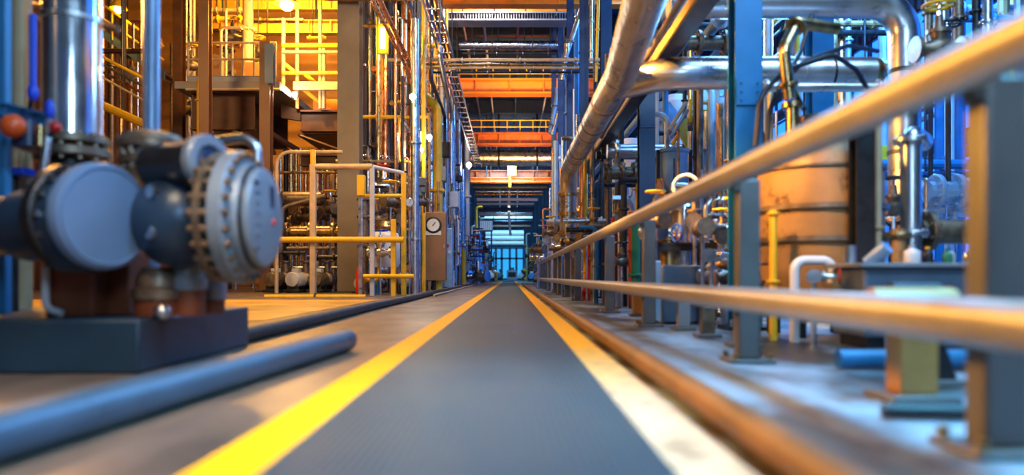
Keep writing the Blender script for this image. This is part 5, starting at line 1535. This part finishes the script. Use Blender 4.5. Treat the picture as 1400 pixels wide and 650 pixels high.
for i, (u, v, Y, k, s) in enumerate(((746, 330, 26, 'red', 1.6), (752, 318, 24, 'yellow', 1.5), (757, 345, 22, 'black', 1.5), (762, 326, 20, 'yellow', 1.3), (768, 338, 20, 'blue', 1.3), (772, 312, 18, 'black', 1.3), (778, 330, 17, 'yellow', 1.2), (784, 345, 17, 'black', 1.2), (790, 322, 16, 'yellow', 1.1), (796, 346, 15.8, 'red', 1.1), (802, 326, 15, 'yellow', 1.1), (812, 310, 14.4, 'yellow', 1.0), (846, 300, 12.6, 'black', 1.0), (868, 318, 12.2, 'yellow', 1), (860, 345, 11.8, 'yellow', .9), (850, 358, 11.8, 'black', .9), (740, 342, 28, 'yellow', 1.6), (736, 352, 30, 'blue', 1.6))):
    VALVE[k](P(u, v, Y), f'{k}-wheeled valve in the thicket beyond the pump skid, {nth(i)} of the valves there', rotz=rnd.random() * 3, scale=s)
# spherical valves hanging on the big pipe end
t = thing('control_valve', 'bulbous bronze control valve beside the drop of the big silver pipe', 'valve', (1.7, 15.2, 1.3))
q = P(795, 290, 17.0)
MB().sphere(q, .17, 22, 14).build('body', M['brass'], t)
MB().cyl(q, q + V((0, 0, .45)), .07, seg=14).build('bonnet', M['cast'], t)
MB().lathe([(.1, .42), (.16, .45), (.16, .52), (.05, .58)], q, (0, 0, 1), 18).build('actuator', M['galv'], t)
MB().cyl((q.x, q.y, 0), (q.x, q.y, q.z - .15), .05, seg=12).build('stand', M['dark'], t)
for i, (u, Y, k) in enumerate(((776, 21.5, 'blue'), (842, 13.4, 'brass'), (1150, 7.6, 'blue'), (985, 9.0, 'grey'))):
    PUMPK[k](V((P(u, 0, Y).x, Y, 0)), f'{["blue", "bronze", "blue", "grey"][i]} motor pump on the floor behind the handrail, {nth(i)} of the four there', rotz=1.3 + i * .4, scale=.62)
# foil hoses and hanging pipes high at the far column row
for i, (u0, v0, u1, v1, Y, r_, m) in enumerate(((798, 0, 775, 70, 26, .09, 'foil'), (775, 70, 768, 110, 26, .10, 'foil'), (818, 0, 815, 110, 24, .05, 'yellow'), (808, 0, 808, 90, 25, .06, 'galv'), (770, 130, 755, 185, 33, .1, 'jacket'), (762, 130, 752, 182, 34, .12, 'paleblue'))):
    pipe('hanging_pipe', f'{PAL[m]} hanging pipe high along the column row, {nth(i)} of the six there', 'pipe', [P(u0, v0 - 10, Y), P(u0, v0, Y), P(u1, v1, Y)], r_, M[m], seg=14, flanges=(.4, .8))
for i, (u, Y, z1, m) in enumerate(((796, 25.2, 12, 'navy'), (790, 27.6, 12, 'blue'), (783, 29.7, 11, 'navy'), (776, 32.3, 11, 'paleblue'), (770, 35, 10, 'blue'), (765, 37.6, 10, 'navy'))):
    x = P(u, 0, Y).x
    pipe('tall_pipe', f'{PAL[m]} tall pipe by the far column row, {nth(i)} counting towards the far end', 'pipe', [V((x, Y, 0)), V((x, Y, z1))], .13, M[m], flanges=(.3, .5, .7))
for i, (X, Z, r_, m, y0, y1) in enumerate(((3.2, 5.8, .12, 'jacket', 9, 44), (3.6, 4.9, .1, 'paleblue', 9, 44), (4.1, 6.6, .15, 'jacket', 9, 44), (2.9, 4.4, .07, 'navy', 12, 44), (4.6, 5.4, .12, 'blue', 13, 44), (5.6, 5.0, .14, 'white', 13, 44), (6.2, 4.2, .12, 'navy', 13, 44), (2.43, 1.9, .05, 'galv', 15, 44), (3.4, 7.4, .08, 'navy', 14, 44))):
    pipe('long_pipe', f'{PAL[m]} pipe running lengthwise behind the blue column row, {nth(i)} of those runs', 'pipe', [V((X, y0, Z)), V((X, y1, Z))], r_, M[m], seg=14, flanges=(.1, .3, .5, .7), hang=(.21, .61))

# small-bore tubing through the thicket
tm = ['copper', 'steel', 'paleblue', 'galv', 'blue', 'brass', 'white', 'dark']
spots = [759, 766, 773, 781, 788, 794, 803, 813, 833, 841, 847, 856, 866, 899, 907, 917, 929, 941, 953, 960, 971, 977, 983, 990, 997, 1044, 1049, 1056, 1148, 1155, 1204, 1216, 1276, 1294, 1306]
for i, u in enumerate(spots):
    Y = min(30, max(9.2, 1900 / (u - 697) + 2.5 + (i % 3) * 1.1))
    if u > 1100:
        Y = 10.5 + (i % 4) * .8
    x = P(u, 0, Y).x
    z, pts, side = 0.0, [V((x, Y, 0))], 1 if i % 2 else -1
    for k in range(rnd.choice((2, 3))):
        z += rnd.uniform(.35, 1.1) * Y / 14
        pts.append(V((x, Y, z)))
        x += side * rnd.uniform(.12, .3) * Y / 14
        side = -side
        pts.append(V((x, Y, z)))
    pts.append(V((x, Y, z + rnd.uniform(.5, 1.6) * Y / 14)))
    where = 'in the thicket behind the handrail' if u < 1030 else 'past the tan vessel'
    pipe('bent_tube', f'{PAL[tm[i % 8]]} offset tube {where}, {nth(i if u < 1030 else i - 25)} from its far end', 'tube', pts, rnd.choice((.016, .022, .028)) * Y / 13, M[tm[i % 8]], bend=.08, seg=8, flanges=(.15, .5), fm=M['steel'])
# ================================================================ keep neighbouring things clear of one another
def settle():
    from mathutils.bvhtree import BVHTree
    bpy.context.view_layer.update()
    roots = [o for o in SC.objects if o.parent is None and o.type in ('MESH', 'EMPTY') and (o.get('category') or o.get('kind') == 'structure')]
    data = {}

    def collect(o):
        vs, ps, st = [], [], [o]
        while st:
            q = st.pop()
            st += list(q.children)
            if q.type == 'MESH':
                mw, b = q.matrix_world, len(vs)
                vs += [mw @ v.co for v in q.data.vertices]
                ps += [tuple(b + i for i in p.vertices) for p in q.data.polygons]
        return vs, ps

    for o in roots:
        vs, ps = collect(o)
        if not vs:
            continue
        lo = [min(v[i] for v in vs) for i in range(3)]
        hi = [max(v[i] for v in vs) for i in range(3)]
        data[o.name] = [vs, ps, lo, hi, None]
    names = list(data)

    def tree(n, d=None):
        e = data[n]
        if d is not None:
            return BVHTree.FromPolygons([v + d for v in e[0]], e[1])
        if e[4] is None:
            e[4] = BVHTree.FromPolygons(e[0], e[1])
        return e[4]

    def hits(n, d):
        e = data[n]
        lo = [e[2][i] + d[i] for i in range(3)]
        hi = [e[3][i] + d[i] for i in range(3)]
        t = None
        for k in names:
            if k == n:
                continue
            f = data[k]
            if any(lo[i] >= f[3][i] or hi[i] <= f[2][i] for i in range(3)):
                continue
            if k == 'floor':
                continue
            if t is None:
                t = tree(n, d)
            if t.overlap(tree(k)):
                return True
        return False

    flat = ('bent_tube', 'hand_valve', 'motor_pump', 'pressure_gauge', 'junction_box', 'far_riser', 'rack_pipe', 'thicket_pipe', 'offset_pipe', 'window_riser', 'thin_riser', 'tall_pipe', 'standing_pipe', 'machine_guard', 'vessel_pipe', 'hanging_pipe')
    vert = ('cross_pipe', 'tie_pipe', 'slant_pipe', 'loose_hose', 'loose_cable', 'side_pipe', 'long_pipe', 'window_pipe', 'overhead_pipe', 'process_pipe')
    order = [n for s in flat[::-1] + vert for n in names if n.split('.')[0] == s]
    for n in order:
        zero = V((0, 0, 0))
        if not hits(n, zero):
            continue
        base = n.split('.')[0]
        e = data[n]
        c = V([(e[2][i] + e[3][i]) / 2 for i in range(3)])
        s = max(.35, min(2.2, c.y / 16))
        ray = V((c.x / c.y, 1, 0))
        cand = []
        for k in (.12, .25, .4, .6, .85, 1.2, 1.6, 2.1, 2.7):
            for g in (1, -1):
                if base in vert:
                    cand += [V((0, g * k * s, 0)), V((0, 0, g * k * s * .35))]
                else:
                    cand += [ray * (g * k * s), V((g * k * s * .22, 0, 0)), ray * (g * k * s) + V((k * s * .15, 0, 0)), ray * (g * k * s) - V((k * s * .15, 0, 0))]
        for d in cand:
            if not hits(n, d):
                o = bpy.data.objects[n]
                o.location = o.location + d
                vs = [v + d for v in e[0]]
                data[n] = [vs, e[1], [e[2][i] + d[i] for i in range(3)], [e[3][i] + d[i] for i in range(3)], None]
                break


settle()
# ================================================================ lamps that show, light, camera
lamps = [((403, 130), 25.2, .9), ((564.5, 133), 19.6, .8), ((587, 188), 23.2, .8), ((641, 226), 44, 1.4), ((577, 205), 22.3, .5)]
for i, ((u, v), Y, s) in enumerate(lamps):
    q = P(u, v, Y)
    LAMP(q, ['white lamp glowing over the dark deck girder', 'white lamp glowing high on the pipe wall front', 'white lamp lower on the pipe wall front, past the first', 'white lamp at the far corner of the pipe wall', 'dim small lamp between the two pipe wall lamps'][i], scale=s)
t = thing('tube_lamp', 'amber upright tube lamp high beside the massive column', 'lamp', P(523, 52, 21.6))
q = P(523, 52, 21.6)
MB().box((q.x, q.y + .1, q.z), (.34, .08, .9)).build('housing', M['yellow'], t, bevel=.02)
MB().box((q.x, q.y + .16, q.z), (.1, .05, 1.1)).build('mount_plate', M['galv'], t)
MB().lathe([(0, -.32), (.09, -.3), (.1, 0), (.09, .3), (0, .32)], q, (0, 0, 1), 16).build('tube_glass', M['lamp_amber'], t)
t = thing('sodium_lamp', 'brilliant sodium high-bay lamp above the deck railing', 'lamp', P(390, 2, 24.5))
q = P(392, 3, 24.5)
MB().lathe([(.05, .5), (.12, .45), (.14, .2), (.45, -.05), (.45, -.08)], q, (0, 0, 1), 26).build('shade', M['yellow'], t)
MB().sphere(q - V((0, 0, .05)), .24, 20, 12).build('bulb', M['lamp_sodium'], t)
MB().cyl(q + V((0, 0, .5)), (q.x, q.y, ZC), .03, seg=8).build('hanger', M['dark'], t)
t = thing('sodium_lamp', 'small sodium lamp over the stair flight', 'lamp', P(163, 12, 26))
q = P(162, 12, 26)
MB().lathe([(.05, .4), (.12, .35), (.3, .02), (.3, 0)], q, (0, 0, 1), 20).build('shade', M['yellow'], t)
MB().sphere(q, .16, 16, 10).build('bulb', M['lamp_sodium'], t)
MB().tube([q + V((0, 0, .4)), q + V((0, 0, .9)), q + V((-.8, 0, .9))], .03, 8, .2).build('arm', M['dark'], t)


def area(loc, tgt, size, power, col, size_y=None, spread=None):
    l = bpy.data.lights.new('light', 'AREA')
    l.energy = power; l.color = col; l.size = size
    if size_y:
        l.shape = 'RECTANGLE'; l.size_y = size_y
    if spread is not None:
        l.spread = spread
    o = bpy.data.objects.new('high_bay_light', l)  # bare light added for its effect, no fixture modelled
    COL.objects.link(o)
    o.location = loc
    o.rotation_euler = (V(tgt) - V(loc)).to_track_quat('-Z', 'Y').to_euler()
    return o


def point(loc, power, col, r=.15):
    l = bpy.data.lights.new('light', 'POINT')
    l.energy = power; l.color = col; l.shadow_soft_size = r
    o = bpy.data.objects.new('lamp_light', l)
    COL.objects.link(o)
    o.location = loc
    return o


WARM, AMB, COOL, CYAN = (1, .60, .22), (1, .50, .08), (.55, .75, 1), (.25, .65, 1)
# warm bay
q = P(392, 3, 24.5)
point(q - V((0, .2, .7)), 1500, AMB, .25)
area((-9, 28, 12.5), (-9.5, 34.5, 8), 2, 900, (1, .48, .05))
area((-12, 12, 9), (-10, 20, 1), 2, 500, WARM)
area((-6, 14, 7), (-5, 14, 0), 2.5, 480, AMB)
area((-1.0, 17, 9.5), (-5, 27, 3), 1.5, 420, (1, .66, .34))
area((-3.5, 7.5, 6.5), (1.4, 8.3, 2.7), .5, 240, (1, .45, .07), spread=.5)
area((6, 12, 7.5), (11.5, 22, 3), 2, 1500, (.08, .36, 1))  # added blue light on the pipes before the glowing panes
area((-.8, 29, 13), (-4, 33, 4), 1.5, 650, (.95, .85, .85))
# warm light added over the near plant floor, lighting the rail flank
area((-4.6, 6.6, 3.4), (1.2, 3.2, .7), .7, 330, (1, .42, .07))
area((-2.2, 4.2, 2.6), (1.25, 2.2, .9), .4, 40, (1, .45, .06), spread=1.1)
area((-1.3, 1.6, 3.4), (-1.1, 2.6, 0), .6, 34, (1, .70, .42), spread=1.3)  # added to warm the near floor beside the yellow stripe
area((3.0, 2.6, 4.8), (.75, 2.5, 0), 1.0, 60, (.05, .55, 1), spread=.9)  # added blue light, makes the blue pool on mat and floor
area((-1.6, 3.6, 4.6), (2.6, 6.1, 1.1), .5, 14, (1, .48, .11), spread=.4)  # added warm spot for the tan vessel
# cool lights added over the walkway and the handrail side
area((2.6, .5, 6.5), (1.4, 4, 0), 1.8, 420, (.40, .68, 1))
area((1.2, -1.6, 2.8), (-1.8, 4, .7), 1.2, 110, (.45, .70, 1))  # added behind the camera to light the pump covers blue
area((3.6, 10.5, 4.2), (.3, 2.5, 0), 1.2, 260, (.14, .5, 1))  # added blue light among the pipes, for the mat's sheen
area((4.5, 5, 7), (3.6, 7, 0), 2.5, 260, (.3, .6, 1))
area((5.0, 14, 9), (2, 9, 0), 3, 900, (.16, .48, 1))
area((7.0, 26, 11), (3, 28, 2), 5, 1300, (.16, .45, 1))
area((0, 58, 9.8), (0, 70, 0), 3, 1300, (.35, .65, 1))
area((.8, 35, 6.5), (.8, 42, 11.3), 1.5, 300, (1, .5, .12), spread=1.2)  # this and the next two added to brighten the orange girders
area((.8, 46, 5.5), (.8, 52, 10), 1.5, 300, (1, .5, .12), spread=1.2)
area((.4, 56.5, 4.8), (.4, 62, 8.8), 1.5, 170, (1, .5, .12), spread=1.2)
area((0, 80, 9.5), (0, 92, 0), 3, 1000, CYAN)
for i, ((u, v), Y, s) in enumerate(lamps):
    q = P(u, v, Y)
    point(q - V((0, .45, 0)), 70, (1, .82, .6), .1)

W = bpy.data.worlds.new('World')
SC.world = W
W.use_nodes = True
bg = W.node_tree.nodes['Background']
bg.inputs['Color'].default_value = (.20, .33, .55, 1)
bg.inputs['Strength'].default_value = .2

cam = bpy.data.cameras.new('Camera')
co = bpy.data.objects.new('Camera', cam)
COL.objects.link(co)
co.location = (0, 0, H)
co.rotation_euler = (PI / 2, 0, 0)
cam.sensor_width = 36
cam.lens = 36 * F / 1400
cam.shift_x = 3 / 1400
cam.shift_y = 53 / 1400
cam.clip_end = 300
cam.clip_start = .05
cam.dof.use_dof = True
cam.dof.focus_distance = 20
cam.dof.aperture_fstop = .7
SC.camera = co
SC.view_settings.view_transform = 'Standard'
SC.view_settings.look = 'None'
SC.view_settings.gamma = 1
SC.view_settings.exposure = .2
SC.view_settings.use_curve_mapping = False
SC.cycles.use_denoising = True
SC.cycles.max_bounces = 6
SC.cycles.diffuse_bounces = 3
SC.cycles.glossy_bounces = 4
SC.cycles.sample_clamp_indirect = 6
SC.cycles.caustics_reflective = False
SC.cycles.caustics_refractive = False
